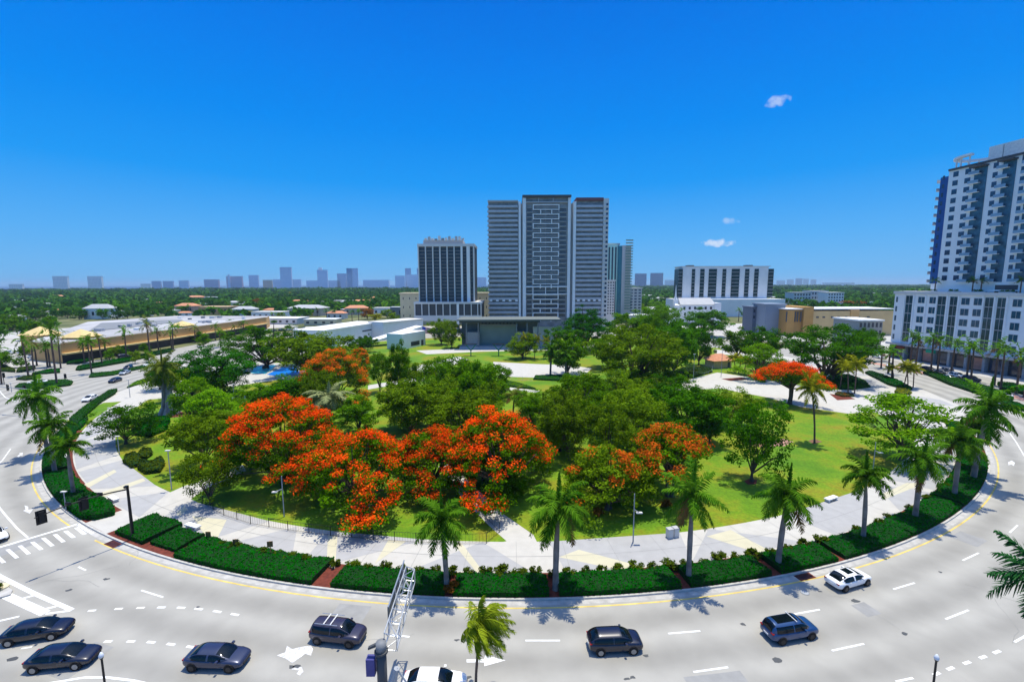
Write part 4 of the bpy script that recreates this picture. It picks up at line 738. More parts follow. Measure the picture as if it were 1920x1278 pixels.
# the far wood: a mass of crowns out to the coast
def wood(keep):
    r = np.random.default_rng(77); n = 9500; C = []; 
    while len(C) < n:
        az = r.uniform(-.92, .95); d = 380 * math.exp(r.uniform(0, 2.9)) if r.random() < .75 else r.uniform(380, 1500)
        x, y = d * math.tan(az), d
        if y < 380 or (x < -200 and y > 2600): continue
        if 560 > y and -120 < x < 270: continue
        if any(abs(x - a) < b and c - 70 < y < c + 22 for a, b, c in keep): continue
        C.append((x, y))
    C = np.array(C); d = np.hypot(C[:, 0], C[:, 1]); h = r.uniform(6, 12, n) * (1 + (d > 1500) * .25); rad = r.uniform(4, 8, n) * np.clip(d / 700, 1, 3.5)
    k = 26; idx = np.repeat(np.arange(n), k); m_ = n * k; dd = r.normal(size=(m_, 3)); dd[:, 2] = np.abs(dd[:, 2]) * .9; dd /= np.linalg.norm(dd, axis=1)[:, None]
    P = np.c_[C[idx], h[idx] * .45] + dd * np.c_[rad[idx], rad[idx], h[idx] * .55] * r.uniform(.75, 1.05, m_)[:, None]
    nr = dd + r.normal(size=(m_, 3)) * .5; nr /= np.linalg.norm(nr, axis=1)[:, None]; t = np.cross(nr, r.normal(size=(m_, 3))); t /= np.linalg.norm(t, axis=1)[:, None]; b = np.cross(nr, t)
    s = rad[idx][:, None] * r.uniform(.25, .5, m_)[:, None]; ct = r.random(n)
    part_ = npmesh('far_wood', np.stack([P - t * s, P - b * s * .8, P + t * s, P + b * s * .8], 1).reshape(-1, 3), np.arange(4 * m_).reshape(-1, 4), L_FAR, np.clip(ct[idx] * .7 + r.random(m_) * .4, 0, 1))
    tag(part('far_wood', part_), 'dark green belt of distant woods reaching to the horizon', 'woodland', kind='stuff')
# ------------------------------------------------------------------ buildings
NWIN = {}
def windows(t, rects, y, m_, name='window', frame=None, d=.08, cap=100, sill=None):
    """rects (x0,x1,z0,z1) on the plane y facing -y; the first cap ones are parts, the rest one part"""
    cnt = NWIN.get((t.name, name), 0); cache = {}
    rest = MB(); some = False
    for (x0, x1, z0, z1) in rects:
        w, h = round(x1 - x0, 2), round(z1 - z0, 2)
        if cnt < cap:
            if (w, h) not in cache:
                g = MB(); g.box(0, w, -d, .2, 0, h, m_)
                if frame:
                    f = .09; g.box(-f, 0, -d - .05, .2, -f, h + f, frame); g.box(w, w + f, -d - .05, .2, -f, h + f, frame); g.box(0, w, -d - .05, .2, h, h + f, frame); g.box(0, w, -d - .05, .2, -f, 0, frame)
                    if w > 1.5: g.box(w / 2 - .04, w / 2 + .04, -d - .04, -d + .02, 0, h, frame)
                cache[(w, h)] = g.mesh(name)
            part(name, cache[(w, h)], t, (x0, y, z0))
        else: rest.box(x0, x1, y - d, y + .2, z0, z1, m_); some = True
        cnt += 1
    NWIN[(t.name, name)] = cnt
    if some: tag(rest.build(name + '_group', t), kind='stuff')
def col_x(pxs, Y, row=560): return [zat(q, row, Y)[0] for q in pxs]
# --- tall condominium tower in the middle
def tower():
    Y = 300.; X0, X1 = col_x((915, 1138), Y); W_ = X1 - X0; Hh = zat(1025, 367, Y)[1]; k = W_ / 223; s = lambda q: (q - 915) * k
    TG = mat('tower_glass_wall', (.27, .25, .235), .3, .3, .3, spec=.5); t = thing('apartment_tower', 'tallest grey tower with a white lattice up its middle', 'tower', (X0, Y, 0)); zt = lambda row: zat(1025, row, Y)[1]
    g = MB(); g.box(s(917), s(972), 1.6, 24, 0, zt(378), TG); g.build('left_wing', t); g = MB(); g.box(s(1078), s(1128), 1.6, 24, 0, zt(376), TG); g.build('right_wing', t)
    g = MB(); g.box(s(986), s(1066), 1.0, 22, 0, zt(370), TG); g.build('middle_wing', t); g = MB(); g.box(s(1128.2), s(1138), .2, 30, 0, zt(372), OFFW); g.build('side_wing', t)
    g = MB(); g.box(s(972.2), s(985.8), 3, 20, 0, zt(380), LGREY); g.box(s(1066.2), s(1077.8), 3, 20, 0, zt(380), LGREY); g.build('recess_wall', t)
    for a, b in ((972.5, 976.5), (980, 986), (1063, 1068), (1073, 1078)):
        g = MB(); g.box(s(a), s(b), -.6, 3.2, 0, zt(371 if a in (980, 1063) else 378), WHITE if True else OFFW); g.build('fin', t)
    z = 8.; n = 0; fl = 2.95
    while z < zt(386):
        for a, b, yy in ((915, 971.8, 0), (1078.3, 1127.8, 0)):
            g = MB(); g.box(s(a), s(b), yy, 1.6, z, z + .38, LGREY); g.box(s(a) + .15, s(b) - .15, yy + .12, yy + .2, z + .38, z + 1.5, RAILG); g.build('balcony', t)
        if n < 26:
            g = MB(); g.box(s(1129), s(1137), -.3, .2, z + .5, z + 1.1, OFFW); g.box(s(1133), s(1136.8), .05, .25, z + 1.1, z + 2.6, GLASS); g.build('side_balcony', t)
        z += fl; n += 1
    for row in (378, 381):
        pass
    g = MB(); g.box(s(916), s(972), 0, 24, zt(378) + .01, zt(375), LGREY); g.build('roof_edge', t); g = MB(); g.box(s(1078), s(1128), 0, 24, zt(376) + .01, zt(370.5), mat('wine_cladding', (.16, .06, .07), .7)); g.build('roof_edge', t)
    g = MB(); g.box(s(979.5), s(1068.5), -1.5, 22, zt(370) + .01, zt(366), DGREY); g.build('cornice', t); g = MB(); g.box(s(986), s(1062.8), -.5, .98, zt(380), zt(378), LGREY); g.box(s(1008), s(1010), -.4, .98, zt(378), zt(371), LGREY); g.box(s(1035), s(1037), -.4, .98, zt(378), zt(371), LGREY); g.build('crown_frame', t)
    # lattice of wide and narrow frames
    g = MB(); z = zt(384); i = 0; lx0, lx1, mx0, mx1 = s(998.5), s(1047), s(1012), s(1034)
    def stack(z, lo):
        i = 0
        while z > lo:
            if i % 2 == 0:
                g.box(lx0, lx1, -1.0, -.5, z - .35, z + .2, WHITE); g.box(lx0, lx1, -1.0, -.5, z - 3.25, z - 2.75, WHITE); g.box(lx0, lx0 + .55, -1.0, -.5, z - 2.75, z - .35, WHITE); g.box(lx1 - .55, lx1, -1.0, -.5, z - 2.75, z - .35, WHITE)
            else: g.box(mx0, mx0 + .6, -1.0, -.5, z - 2.95, z - .1, WHITE); g.box(mx1 - .6, mx1, -1.0, -.5, z - 2.95, z - .1, WHITE)
            z -= 2.95; i += 1
    stack(zt(384), zt(532)); stack(zt(552), zt(600)); g.box(s(986.2), s(1062.8), -1.05, .98, zt(538.5), zt(536.5), WHITE); g.box(s(986.2), s(1062.8), -1.05, .98, zt(552), zt(550.5), WHITE)
    for q in (998.5, 1022, 1045): g.box(s(q), s(q) + .5, -.9, -.4, zt(550.5), zt(538.5), WHITE)
    g.build('lattice_frame', t)
    R = []; z = 8.6
    while z < zt(390):
        R += [(s(988), s(997), z, z + 1.9), (s(1000), s(1022), z, z + 1.9), (s(1023), s(1045), z, z + 1.9), (s(1048), s(1060), z, z + 1.9)]; z += 2.95
    windows(t, R, 1.0, mat('smoked_glass', (.09, .09, .10), .15, .4, .25, spec=.5), d=.05)
    g = MB(); z = 8.
    while z < zt(386): g.box(s(987), s(1062.6), .45, .99, z, z + .3, LGREY); z += 2.95
    g.build('floor_bands', t)
    g = MB(); zz = zt(563); 
    for q in list(range(918, 970, 12)) + list(range(1082, 1126, 10)): g.box(s(q), s(q + 5), -.05, .1, zz - .6, zz + .6, WHITE)
    g.build('vent_panels', t)
tower()
# --- hotel block left of it
def hotel():
    Y = 290.; X0, X1 = col_x((786, 890), Y); k = (X1 - X0) / 104; s = lambda q: (q - 786) * k; zt = lambda r: zat(838, r, Y)[1]
    t = thing('hotel_tower', 'dark windowed hotel tower with pale vertical ribs', 'tower', (X0, Y, 0))
    g = MB(); g.box(0, s(890), .8, 24, zt(566), zt(458), DGREY); g.build('wall', t); g = MB(); g.box(-.3, s(890) + .3, -.4, 24.3, zt(462), zt(457), OFFW); g.build('parapet', t)
    for a, b in ((785.5, 787.5), (799, 801), (812.5, 814.5), (825.5, 828), (839, 841), (852, 854), (865, 868.5), (876, 882), (888, 890.5)):
        g = MB(); g.box(s(a), s(b), -.3, .8, zt(566), zt(462), OFFW if b - a < 3 else WHITE); g.build('fin', t)
    R = []; n = 16; z0, z1 = zt(565), zt(464); fl = (z1 - z0) / n; g = MB()
    for i in range(n):
        z = z0 + i * fl
        for a, b in ((788.5, 798), (802, 811.5), (815.5, 824.5), (829, 838), (842, 851), (855, 864), (869.5, 875), (883, 887)): 
            R.append((s(a), s(b), z + .75, z + fl - .35)) 
        g.box(s(787.5), s(865), .3, .79, z, z + .28, MGREY)
    g.build('floor_bands', t); windows(t, R[::-1], .8, GLASS, d=.05)
    g = MB(); g.box(s(794), s(868), 4, 18, zt(457), zt(449), LGREY); g.build('plant_room', t); rr = random.Random(4)
    for i in range(12): g = MB(); x = s(797 + i * 6.3); g.box(x, x + 1.5, 3, 5, zt(449), zt(449) + rr.uniform(.8, 2.6), rr.choice((OFFW, LGREY, MGREY))); g.build('air_unit', t)
    # podium with tall columns
    g = MB(); g.box(s(780), s(903), -5.2, 26, zt(597), zt(566) - .02, DGREY); g.build('podium', t); g = MB(); g.box(s(779), s(904), -6, 26.5, zt(569), zt(565.5), OFFW); g.box(s(779), s(904), -5.8, -5.2, zt(600), zt(590), OFFW); g.build('podium_band', t)
    for q in (780, 793, 806, 819.5, 832, 845, 858, 871, 884, 896, 902): g = MB(); g.box(s(q), s(q) + (.55 if q != 858 else 1.4), -6, -5.2, 0 if q == 858 else zt(590), zt(569), WHITE if q == 858 else OFFW); g.build('column', t)
hotel()
def block(name, label, x0, x1, rt, rb, Y, m_, cat='building', depth=20, win=None, roof=None, wm=GLASS, group=None, cap=100, fr=None, rz=0, hr=.5, wr=.55):
    X0, X1 = col_x((x0, x1), Y); H_ = zat((x0 + x1) / 2, rt, Y)[1]; t = thing(name, label, cat, (X0, Y, 0), rz, group=group); w = X1 - X0
    g = MB(); g.box(0, w, 0, depth, 0, H_, m_); g.build('wall', t); g = MB(); e_ = min(.6, H_ * .03); g.box(-e_, w + e_, -e_, depth + e_, H_, H_ + e_ * 1.6, roof or m_); g.build('roof', t)
    if win:
        nc, nr = win; zb = max(0, zat(x0, rb, Y)[1]); zb = min(zb, H_ * .5) if zb > 0 else 2.; R = []; cw, ch_ = w / nc, (H_ - zb) / nr
        for j in range(nr):
            for i in range(nc): R.append((cw * (i + .5 - wr / 2), cw * (i + .5 + wr / 2), zb + ch_ * (nr - 1 - j + .5 - hr / 2), zb + ch_ * (nr - 1 - j + .5 + hr / 2)))
        windows(t, R, 0, wm, d=.06, cap=cap, frame=fr)
    return t
# green tower and its neighbours, right of the tall tower
def green_tower():
    Y = 400.; X0, X1 = col_x((1133, 1183), Y); k = (X1 - X0) / 50; s = lambda q: (q - 1133) * k; zt = lambda r: zat(1158, r, Y)[1]
    t = thing('residential_tower', 'slim pale green and teal tower right of the tallest tower', 'tower', (X0, Y, 0))
    g = MB(); g.box(s(1133), s(1156), 0, 20, 0, zt(459), GREENW); g.build('wall', t); g = MB(); g.box(s(1156), s(1164), -.6, 20, 0, zt(461), TEAL); g.build('glass_wall', t); g = MB(); g.box(s(1164), s(1181), 0, 20, 0, zt(460), OFFW); g.build('wall', t)
    for a, b in ((1139, 1142), (1145, 1148), (1151, 1154)): g = MB(); g.box(s(a), s(b), -.1, .3, zt(588), zt(463), GLASS); g.build('window_strip', t)
    g = MB(); g.box(s(1140), s(1162), 4, 14, zt(459), zt(455), LGREY); g.build('plant_room', t)
    for i in range(26): g = MB(); z = 8 + i * 2.35; g.box(s(1170), s(1183.5), -1.5, 0, z, z + .25, OFFW); g.box(s(1170), s(1183.5), -1.5, -1.35, z + .25, z + 1.1, mat('green_rail_glass', (.16, .30, .22), .3)); g.build('balcony', t)
green_tower()
block('apartment_block', 'white patterned block at the right foot of the tallest tower', 1128.5, 1152, 527, 590, 330, OFFW, depth=14, win=(5, 12), wr=.5)
block('office_block', 'small white and grey block right of the green tower', 1180, 1203, 541, 585, 420, OFFW, win=(3, 8), wm=BGLASS, wr=.6)
block('cream_building', 'low cream building showing on both sides of the hotel tower', 750, 918, 551, 600, 345, CREAM, depth=14, win=(14, 3), wr=.12, hr=.25)
# wide white block with dark balcony columns
def wide_block():
    Y = 430.; X0, X1 = col_x((1271, 1448), Y); k = (X1 - X0) / 177; s = lambda q: (q - 1271) * k; zt = lambda r: zat(1360, r, Y)[1]
    t = thing('wide_white_block', 'wide white slab block with dark vertical balcony strips', 'building', (X0, Y, 0)); W2 = mat('bright_white_wall', (.82, .81, .78), .7, .04, .2)  # bright white base colour shared by walls and podium
    g = MB(); g.box(s(1278), s(1438), .5, 20, 0, zt(500), W2); g.build('wall', t); g = MB(); g.box(s(1276), s(1442), .2, 20.5, zt(500), zt(498.8), OFFW); g.build('parapet', t)
    strips = (1271, 1278.5), (1295.5, 1301.5), (1311, 1319), (1327, 1342), (1352.5, 1359.5), (1369.5, 1384.5), (1394.5, 1402.5), (1412, 1420), (1438, 1448)
    for a, b in strips: g = MB(); g.box(s(a), s(b), .3, 12, zt(557), zt(504), mat('dark_green_glass', (.02, .045, .045), .2, .3, .3)); g.build('window_strip', t)  # very dark green glass in each vertical strip
    n = 16; z0, z1 = zt(556), zt(504)
    for a, b in strips:
        if b - a < 7.6 and a > 1300 and a not in (1311, 1352.5, 1394.5): continue
        for i in range(0, n, 2 if b - a > 12 else 2): g = MB(); z = z0 + (z1 - z0) * i / n; g.box(s(a) - .35, s(b) + .35, -.6, .25, z, z + .35, LGREY); g.build('balcony', t)
    for a in (1290, 1400): g = MB(); g.box(s(a), s(a + 12), 4, 10, zt(499), zt(496.5), DGREY); g.build('roof_unit', t)
    g = MB(); g.box(s(1262), s(1456), -14, 20, 0, zt(560), W2); g.build('podium', t); g = MB(); g.box(s(1380), s(1408), -14.3, -14, 1.5, 4.5, CREAM); g.build('cream_panel', t)
wide_block()
def church():
    Y = 330.; X0, X1 = col_x((1243, 1350), Y); k = (X1 - X0) / 107; s = lambda q: (q - 1243) * k; zt = lambda r: zat(1290, r, Y)[1]
    t = thing('white_church', 'small white church with steeple before the wide white block', 'church', (X0, Y, 0))
    g = MB(); g.box(s(1278), s(1342), 0, 16, 0, zt(571), WHITE); g.box(s(1340), s(1352), -1, 16, 0, zt(568), WHITE); g.build('wall', t); g = MB(); g.add([(s(1276), -.5, zt(571)), (s(1343), -.5, zt(571)), (s(1343), 16.5, zt(571)), (s(1276), 16.5, zt(571)), (s(1279), 8, zt(559)), (s(1341), 8, zt(559))], [(0, 1, 5, 4), (2, 3, 4, 5), (1, 2, 5), (3, 0, 4)], LGREY); g.build('roof', t)
    windows(t, [(s(1282 + i * 10), s(1286 + i * 10), zt(580), zt(575)) for i in range(6)] + [(s(1284), s(1287), zt(592), zt(586)), (s(1300), s(1303), zt(592), zt(586)), (s(1315), s(1318), zt(592), zt(586))], 0, GLASS)
    g = MB(); g.prism([(s(1260), -2), (s(1278), -2), (s(1278), 14), (s(1260), 14)], 0, zt(580), WHITE); g.add([(s(1259), -2.1, zt(580)), (s(1279), -2.1, zt(580)), (s(1273), -2.1, zt(572)), (s(1265), -2.1, zt(572)), (s(1269), 6, zt(566))], [(0, 1, 2, 3), (3, 2, 4)], WHITE); g.build('gable', t)
    g = MB(); g.box(s(1266), s(1274), 2, 5, zt(572), zt(562), WHITE); g.tube([(s(1270), 3.5, zt(562)), (s(1270), 3.5, zt(557)), (s(1270), 3.5, zt(534))], [1.5, .7, .08], WHITE, 8); g.build('steeple', t)
church()
# ochre and tan buildings on the right, blue grey block
block('blue_grey_block', 'windowless blue grey block left of the ochre building', 1437, 1474, 572, 608, 270, mat('blue_grey_wall', (.22, .27, .34), .7, .1, .1), depth=14)
block('blue_shed', 'small dark blue building left of the blue grey block', 1413, 1437, 577, 600, 280, mat('slate_wall', (.10, .13, .18), .7), depth=12, win=(4, 2))
def ochre():
    Y = 262.; s0 = col_x((1476,), Y)[0]; k = (col_x((1676,), Y)[0] - s0) / 200; s = lambda q: (q - 1476) * k; zt = lambda r: zat(1560, r, Y)[1]
    t = thing('ochre_building', 'long ochre and tan building with flat white roof', 'building', (s0, Y, 0)); g = MB(); g.box(s(1478), s(1492), 0, 20, 0, zt(581), TAN2); g.box(s(1492), s(1508), 1, 20, 0, zt(580), TAN2); g.build('ochre_wall', t)
    g = MB(); g.box(s(1508), s(1526), -.8, 20, 0, zt(575), TAN2); g.build('tower', t); g = MB(); g.box(s(1526), s(1680), .5, 20, 0, zt(583), mat('sand_wall', (.58, .42, .20), .8, .08, .2)); g.build('sand_wall', t); g = MB(); g.box(s(1476), s(1680), .2, 20.5, zt(580), zt(578.5), WHITE); g.build('roof', t)
    windows(t, [(s(a), s(a + 5), zt(596), zt(593)) for a in (1534, 1546, 1562, 1574, 1588, 1612, 1630)], .5, DGREY); windows(t, [(s(a), s(a + 2.2), zt(603), zt(584)) for a in (1476.2, 1492.5, 1497, 1503, 1510, 1520)], -.8 if False else .0, DGREY, name='dark_strip')  # narrow strips are flat dark grey panels, no recess is cut
    g = MB(); g.box(s(1598), s(1614), .1, 3, zt(600), zt(580), TAN); g.build('pier', t)
ochre()
block('low_white_shed', 'low white canopy building beside the white block', 1615, 1660, 602, 630, 200, mat('shed_grey', (.35, .35, .34), .8), roof=WHITE, depth=16, win=(6, 2), hr=.6)
block('suburb_house', 'white villa in the woods right of the wide white block', 1488, 1520, 549, 562, 620, OFFW, cat='house', win=(6, 2), roof=LGREY)
block('suburb_house', 'grey roofed middle villa in the woods on the right', 1521, 1552, 546, 562, 640, OFFW, cat='house', win=(6, 2), roof=OFFW)
block('suburb_house', 'white villa in the woods nearest the rust coloured crown', 1552, 1582, 549, 566, 600, WHITE, cat='house', win=(6, 3), roof=OFFW)
# --- white apartment complex at the right edge
def complexx():
    Xa, Ya = 156., 186.; Xb, Yb = 165., 112.; L = math.hypot(Xb - Xa, Yb - Ya); a = math.atan2(Yb - Ya, Xb - Xa); dx, dy = (Xb - Xa) / L, (Yb - Ya) / L
    def tpx(q, row, off=0.):   # distance along the facade seen at a photo column
        ox, oy = Xa - dy * off, Ya + dx * off; lo, hi = -20., 90.
        for _ in range(40):
            mid = (lo + hi) / 2; z = 26 if row < 560 else 14
            if row < 540: z = 34
            if proj(ox + dx * mid, oy + dy * mid, z)[0] < q: lo = mid
            else: hi = mid
        return mid
    t = thing('podium_building', 'white five storey block along the right edge, under the tall blue tower', 'building', (Xa, Ya, 0), a); P = lambda q: tpx(q, 600)
    H_ = 26.3; g = MB(); g.box(0, L, 0, 30, 6.2, H_, FACEW); g.build('wall', t); g = MB(); g.box(-.3, L, -.5, 0, H_ - .6, H_ + .5, OFFW); g.box(-.3, 0, 0, 30, H_ - .6, H_ + .5, OFFW); g.build('parapet', t)
    fl = [7.2 + i * 3.75 for i in range(5)]; R = []; stripx = [(1694.5, 1707), (1754, 1769), (1776, 1790.5), (1841, 1857), (1864, 1880)]; pairs = [(1717, 1729), (1738, 1751), (1797, 1812), (1820, 1835), (1892, 1909)]
    s2 = []; last = P(1909); 
    for i in range(3): s2 += [(last + 4 + i * 17, last + 7 + i * 17), (last + 9.5 + i * 17, last + 12.5 + i * 17)]
    for p, q in stripx: g = MB(); g.box(P(p), P(q), -.12, 0, 7, H_ - 1.2, TEAL if False else mat('green_blue_glass', (.015, .06, .075), .15, .5, .3, spec=.6)); g.build('window_strip', t)
    for p, q in s2[::2]: g = MB(); g.box(p, q, -.12, 0, 7, H_ - 1.2, GLASS); g.build('window_strip', t)
    g = MB()
    for p, q in [(P(p), P(q)) for p, q in stripx] + s2[::2]:
        for z in fl: g.box(p, q, -.2, -.12, z - .35, z - .1, LGREY)
        g.box((p + q) / 2 - .05, (p + q) / 2 + .05, -.2, -.12, 7, H_ - 1.2, LGREY)
    g.build('mullions', t)
    for z in fl:
        for p, q in pairs: R.append((P(p), P(q), z + .25, z + 2.55))
        for p, q in s2[1::2]: R.append((p, q, z + .25, z + 2.55))
        R.append((.7, 1.4, z + .25, z + 2.3))
    windows(t, R, 0, mat('street_window_glass', (.02, .085, .13), .12, .6, .5, spec=.6), frame=OFFW, d=.03)
    g = MB()
    for q in (1692, 1709, 1731.5, 1752, 1771, 1792, 1838, 1859, 1882): x = P(q); g.box(x - .25, x + .25, -.35, 0, 6.2, H_ - .6, FACEW)
    g.build('pilasters', t)
    g = MB(); g.box(1, L, .8, 28, 0, 6.2, DGREY); g.build('shop_wall', t); g = MB(); g.box(-.5, L, -1.8, .8, 5.4, 6.19, LGREY); g.build('arcade_canopy', t)
    n = 14
    for i in range(n): x = 1 + i * (L - 2) / (n - 1); g = MB(); g.box(x - .4, x + .4, -.8, .79, 0, 5.4, mat('arcade_grey', (.26, .30, .34), .7)); g.build('column', t)
    for i in range(n - 1): x = 1 + i * (L - 2) / (n - 1); g = MB(); g.box(x + .8, x + (L - 2) / (n - 1) - .8, .7, .8, .4, 4.4, (BGLASS, GLASS, BRICK)[i % 3]); g.build('shop_window', t)
    for q in (1702, 1760): g = MB(); x = P(q); g.box(x - 1.5, x + 1.5, -2.6, -1.81, 4.2, 5.3, (MULCH, MINT)[q > 1720]); g.build('awning', t)
    # tower, set back on the podium
    off = 4.; Q = lambda q: tpx(q, 520, off); x0, x1 = Q(1742), L + 4; Z0, Z1 = H_, 70.8; ox, oy = Xa - dy * off, Ya + dx * off
    t2 = thing('blue_white_tower', 'tall white and blue apartment tower cut off by the right edge', 'tower', (ox, oy, H_), a); T0 = Z1 - Z0
    g = MB(); xb = Q(1759); g.box(xb, x1, 0, 24, .02, T0, FACEW); g.build('wall', t2); g = MB(); g.box(x0, xb - .01, .6, 20, 3.5, T0 - 1.5, BLUEW); g.box(x0 + .3, xb - .01, 1., 18, .02, 3.5, FACEW); g.build('blue_wall', t2); g = MB(); g.box(xb, x1, -.5, 24.3, T0, T0 + .7, DGREY); g.build('cornice', t2)
    nf = 13; fh = (T0 - 4) / nf; R = []; 
    for i in range(nf):
        z = 4 + i * fh
        g = MB(); g.box(x0 - 1.5, x0 + .2, .9, 5, z - .15, z + .1, OFFW); g.box(x0 - 1.5, x0 - 1.35, .9, 5, z + .1, z + 1.1, OFFW); g.build('side_balcony', t2)
        g = MB(); g.box(x0 + .8, x0 + 1.5, .5, .61, z + .6, z + 2.1, BGLASS); g.build('blue_wall_window', t2)
        for p, q in ((1767, 1776.5), (1788.5, 1799), (1839, 1848), (1890, 1898)): R.append((Q(p), Q(q), z + .7, z + 2.5))
        R.append((Q(1898) + 14, Q(1898) + 16, z + .7, z + 2.5))
    windows(t2, R[::-1], 0, mat('tower_window_glass', (.02, .06, .12), .12, .6, .4, spec=.6), frame=None, d=.04)
    for p, q in ((1806, 1829), (1857, 1881), (1903, 1930)):
        p, q = Q(p), Q(q); g = MB(); g.box(p, q, -.1, 0, 4, T0 - 1, mat('balcony_glass_wall', (.03, .09, .14), .15, .6, .5, spec=.6)); g.build('glass_wall', t2)
        for i in range(nf): z = 4 + i * fh; g = MB(); g.box(p - 1.2, p + (q - p) * .55, -1.1, -.1, z - .1, z + .08, FACEW); g.box(p - 1.2, p + (q - p) * .55, -1.1, -1.04, z + .1, z + 1.05, mat('pale_rail_glass', (.22, .36, .48), .25, .1, .3)); g.build('balcony', t2)
        g = MB(); g.box(p - .5, q + .3, -2, 0, T0 - 1, T0 - .5, DGREY); g.build('balcony_roof', t2)
    g = MB(); p = Q(1868); g.box(p, Q(1915), -2.5, 0, 1., 1.4, FACEW); g.box(p + .3, Q(1913), -.1, .0, .05, 3, DGREY); g.build('terrace_canopy', t2)
    g = MB(); g.box(Q(1800), Q(1872), 6, 18, T0 + .71, T0 + 6.6, mat('penthouse_white', (.80, .78, .72), .7)); g.build('plant_room', t2); g = MB(); g.box(Q(1873), x1, 4, 18, T0 + .71, T0 + 9.3, mat('penthouse_white', 0)); g.build('plant_room', t2)
    c = Vector((Q(1775) + 2, 8)); PG = FACEW
    g = MB()
    for i in range(14):
        a0, a1 = math.pi * (.45 + i / 14 * 1.2), math.pi * (.45 + (i + 1) / 14 * 1.2); g.prism([(c.x + r_ * math.cos(b_) * 1.15, c.y - r_ * math.sin(b_)) for r_, b_ in ((6, a0), (6, a1), (7.6, a1), (7.6, a0))], T0 + 4.2, T0 + 4.9, PG)
    g.build('pergola_beam', t2)
    for i in range(9): b_ = math.pi * (.48 + i / 9 * 1.15); g = MB(); g.tube([(c.x + 6.8 * 1.15 * math.cos(b_), c.y - 6.8 * math.sin(b_), T0 + (.02 if i > 0 else 0)), (c.x + 6.8 * 1.15 * math.cos(b_), c.y - 6.8 * math.sin(b_), T0 + 4.2)], .26, PG, 8); g.build('pergola_column', t2)
    g = MB(); g.tube([(Q(1830), 5, T0), (Q(1830), 5, T0 + 6)], .1, MGREY, 6); g.build('antenna', t2)
    # rooftop palms and planters stand on the podium
    for i, (q, lab) in enumerate(((1752, 'rooftop palm at the left corner of the blue and white tower'), (1822, 'rooftop palm in front of the blue and white tower'), (1838, 'rooftop palm right beside another one on the podium'), (1912, 'rooftop palm nearest the right edge of the photo'))):
        tt = tpx(q, 545, 1.6); X, Y = Xa - dy * 1.6 + dx * tt, Ya + dx * 1.6 * 1 + dy * tt; inst(PR['fpalm'][i % 2], X, Y, .9, .62, i, lab, 'palms on the podium roof', z=H_)
    for i in range(5):
        tt = -0 + 3 + i * 8.; g = MB(); g.box(0, 4, 0, 1, 0, .8, OFFW); o = thing('roof_planter', 'x', 'planter', (Xa - dy * .8 + dx * tt, Ya + dx * .8 + dy * tt, H_), a, 'planters on the podium roof'); g.build('box', o)
        r = np.random.default_rng(i); C = np.c_[r.uniform(.3, 3.7, 8), np.full(8, .5), np.full(8, 1.1)]; V, Q_, ti = leafcloud(C, np.full(8, .5), 250, .16, i); part('plants', npmesh('plants', V, Q_, L_DARK, ti), o); o['label'] = f'white roof planter, {ordinal(i)} along the podium edge from its far corner'
complexx()
# --- bandshell stage
def stage():
    Y = 214.; X0, X1 = col_x((858, 1012), Y); k = (X1 - X0) / 154; s = lambda q: (q - 858) * k; zt = lambda r: max(0, zat(935, r, Y)[1])
    t = thing('bandshell', 'open air concert stage with a thin flat dark roof', 'stage', (X0, Y, Z)); g = MB(); g.box(s(858), s(1050), -5, 14, zt(600.5), zt(598), mat('stage_roof', (.14, .16, .15), .7)); g.build('roof', t)
    g = MB(); g.box(s(862), s(1012), -4, 12, zt(604), zt(600.6), DGREY); g.build('roof_truss', t); g = MB(); g.box(s(898), s(968), 3, 4, 1., zt(612), SAGE); g.build('back_screen', t); g = MB(); g.box(s(899), s(967), .4, 3, zt(611.9), zt(608), MGREY); g.build('proscenium', t)
    for a, b in ((872, 898), (969, 990)): g = MB(); g.box(s(a), s(b), 0, 6, 0, zt(623), mat('stage_side_panel', (.36, .36, .35), .7)); g.build('side_panel', t)
    g = MB(); g.box(s(862), s(905), 6, 12, 0, zt(606), MGREY); g.box(s(968), s(1010), 6, 12, 0, zt(606), MGREY); g.box(s(905), s(968), 8, 12, 0, zt(606), SAGE); g.build('wall', t)
    g = MB(); g.box(s(862), s(1010), -4, 6, 0, 1., LGREY); g.build('platform', t)
    for q in (875, 897, 968.5, 988, 1008): g = MB(); g.tube([(s(q), -3, 0), (s(q), -3, zt(604))], .3, MGREY, 8); g.build('column', t)
    for i in range(10): g = MB(); x = s(904 + i * 6.6); g.box(x, x + .5, -3.5, -3, zt(606), zt(604), BLACK); g.build('stage_light', t)
    g = MB(); g.box(s(1000), s(1040), 2, 3, 0, zt(614), OFFW); g.build('white_screen_wall', t)
stage()
for i, (x, lab) in enumerate(((883, 'left green funnel shaped column on the stage lawn'), (935, 'right green funnel shaped column on the stage lawn'))):
    X, Y = A(x, 667, Z); t = thing('funnel_column', lab, 'sculpture', (X, Y, Z), group='green funnel shaped columns'); GP = mat('green_paint', (.01, .22, .10), .5)
    g = MB(); g.tube([(0, 0, 0), (0, 0, 2.2)], .22, GP); g.build('stem', t)
    for s_ in (-1, 1): g = MB(); g.tube([(0, 0, 2.2), (s_ * 2.2, 0, 5)], [.2, .14], GP); g.build('arm', t)
    g = MB(); g.box(-2.6, 2.6, -1, 1, 5, 5.15, BLACK); g.build('top', t)
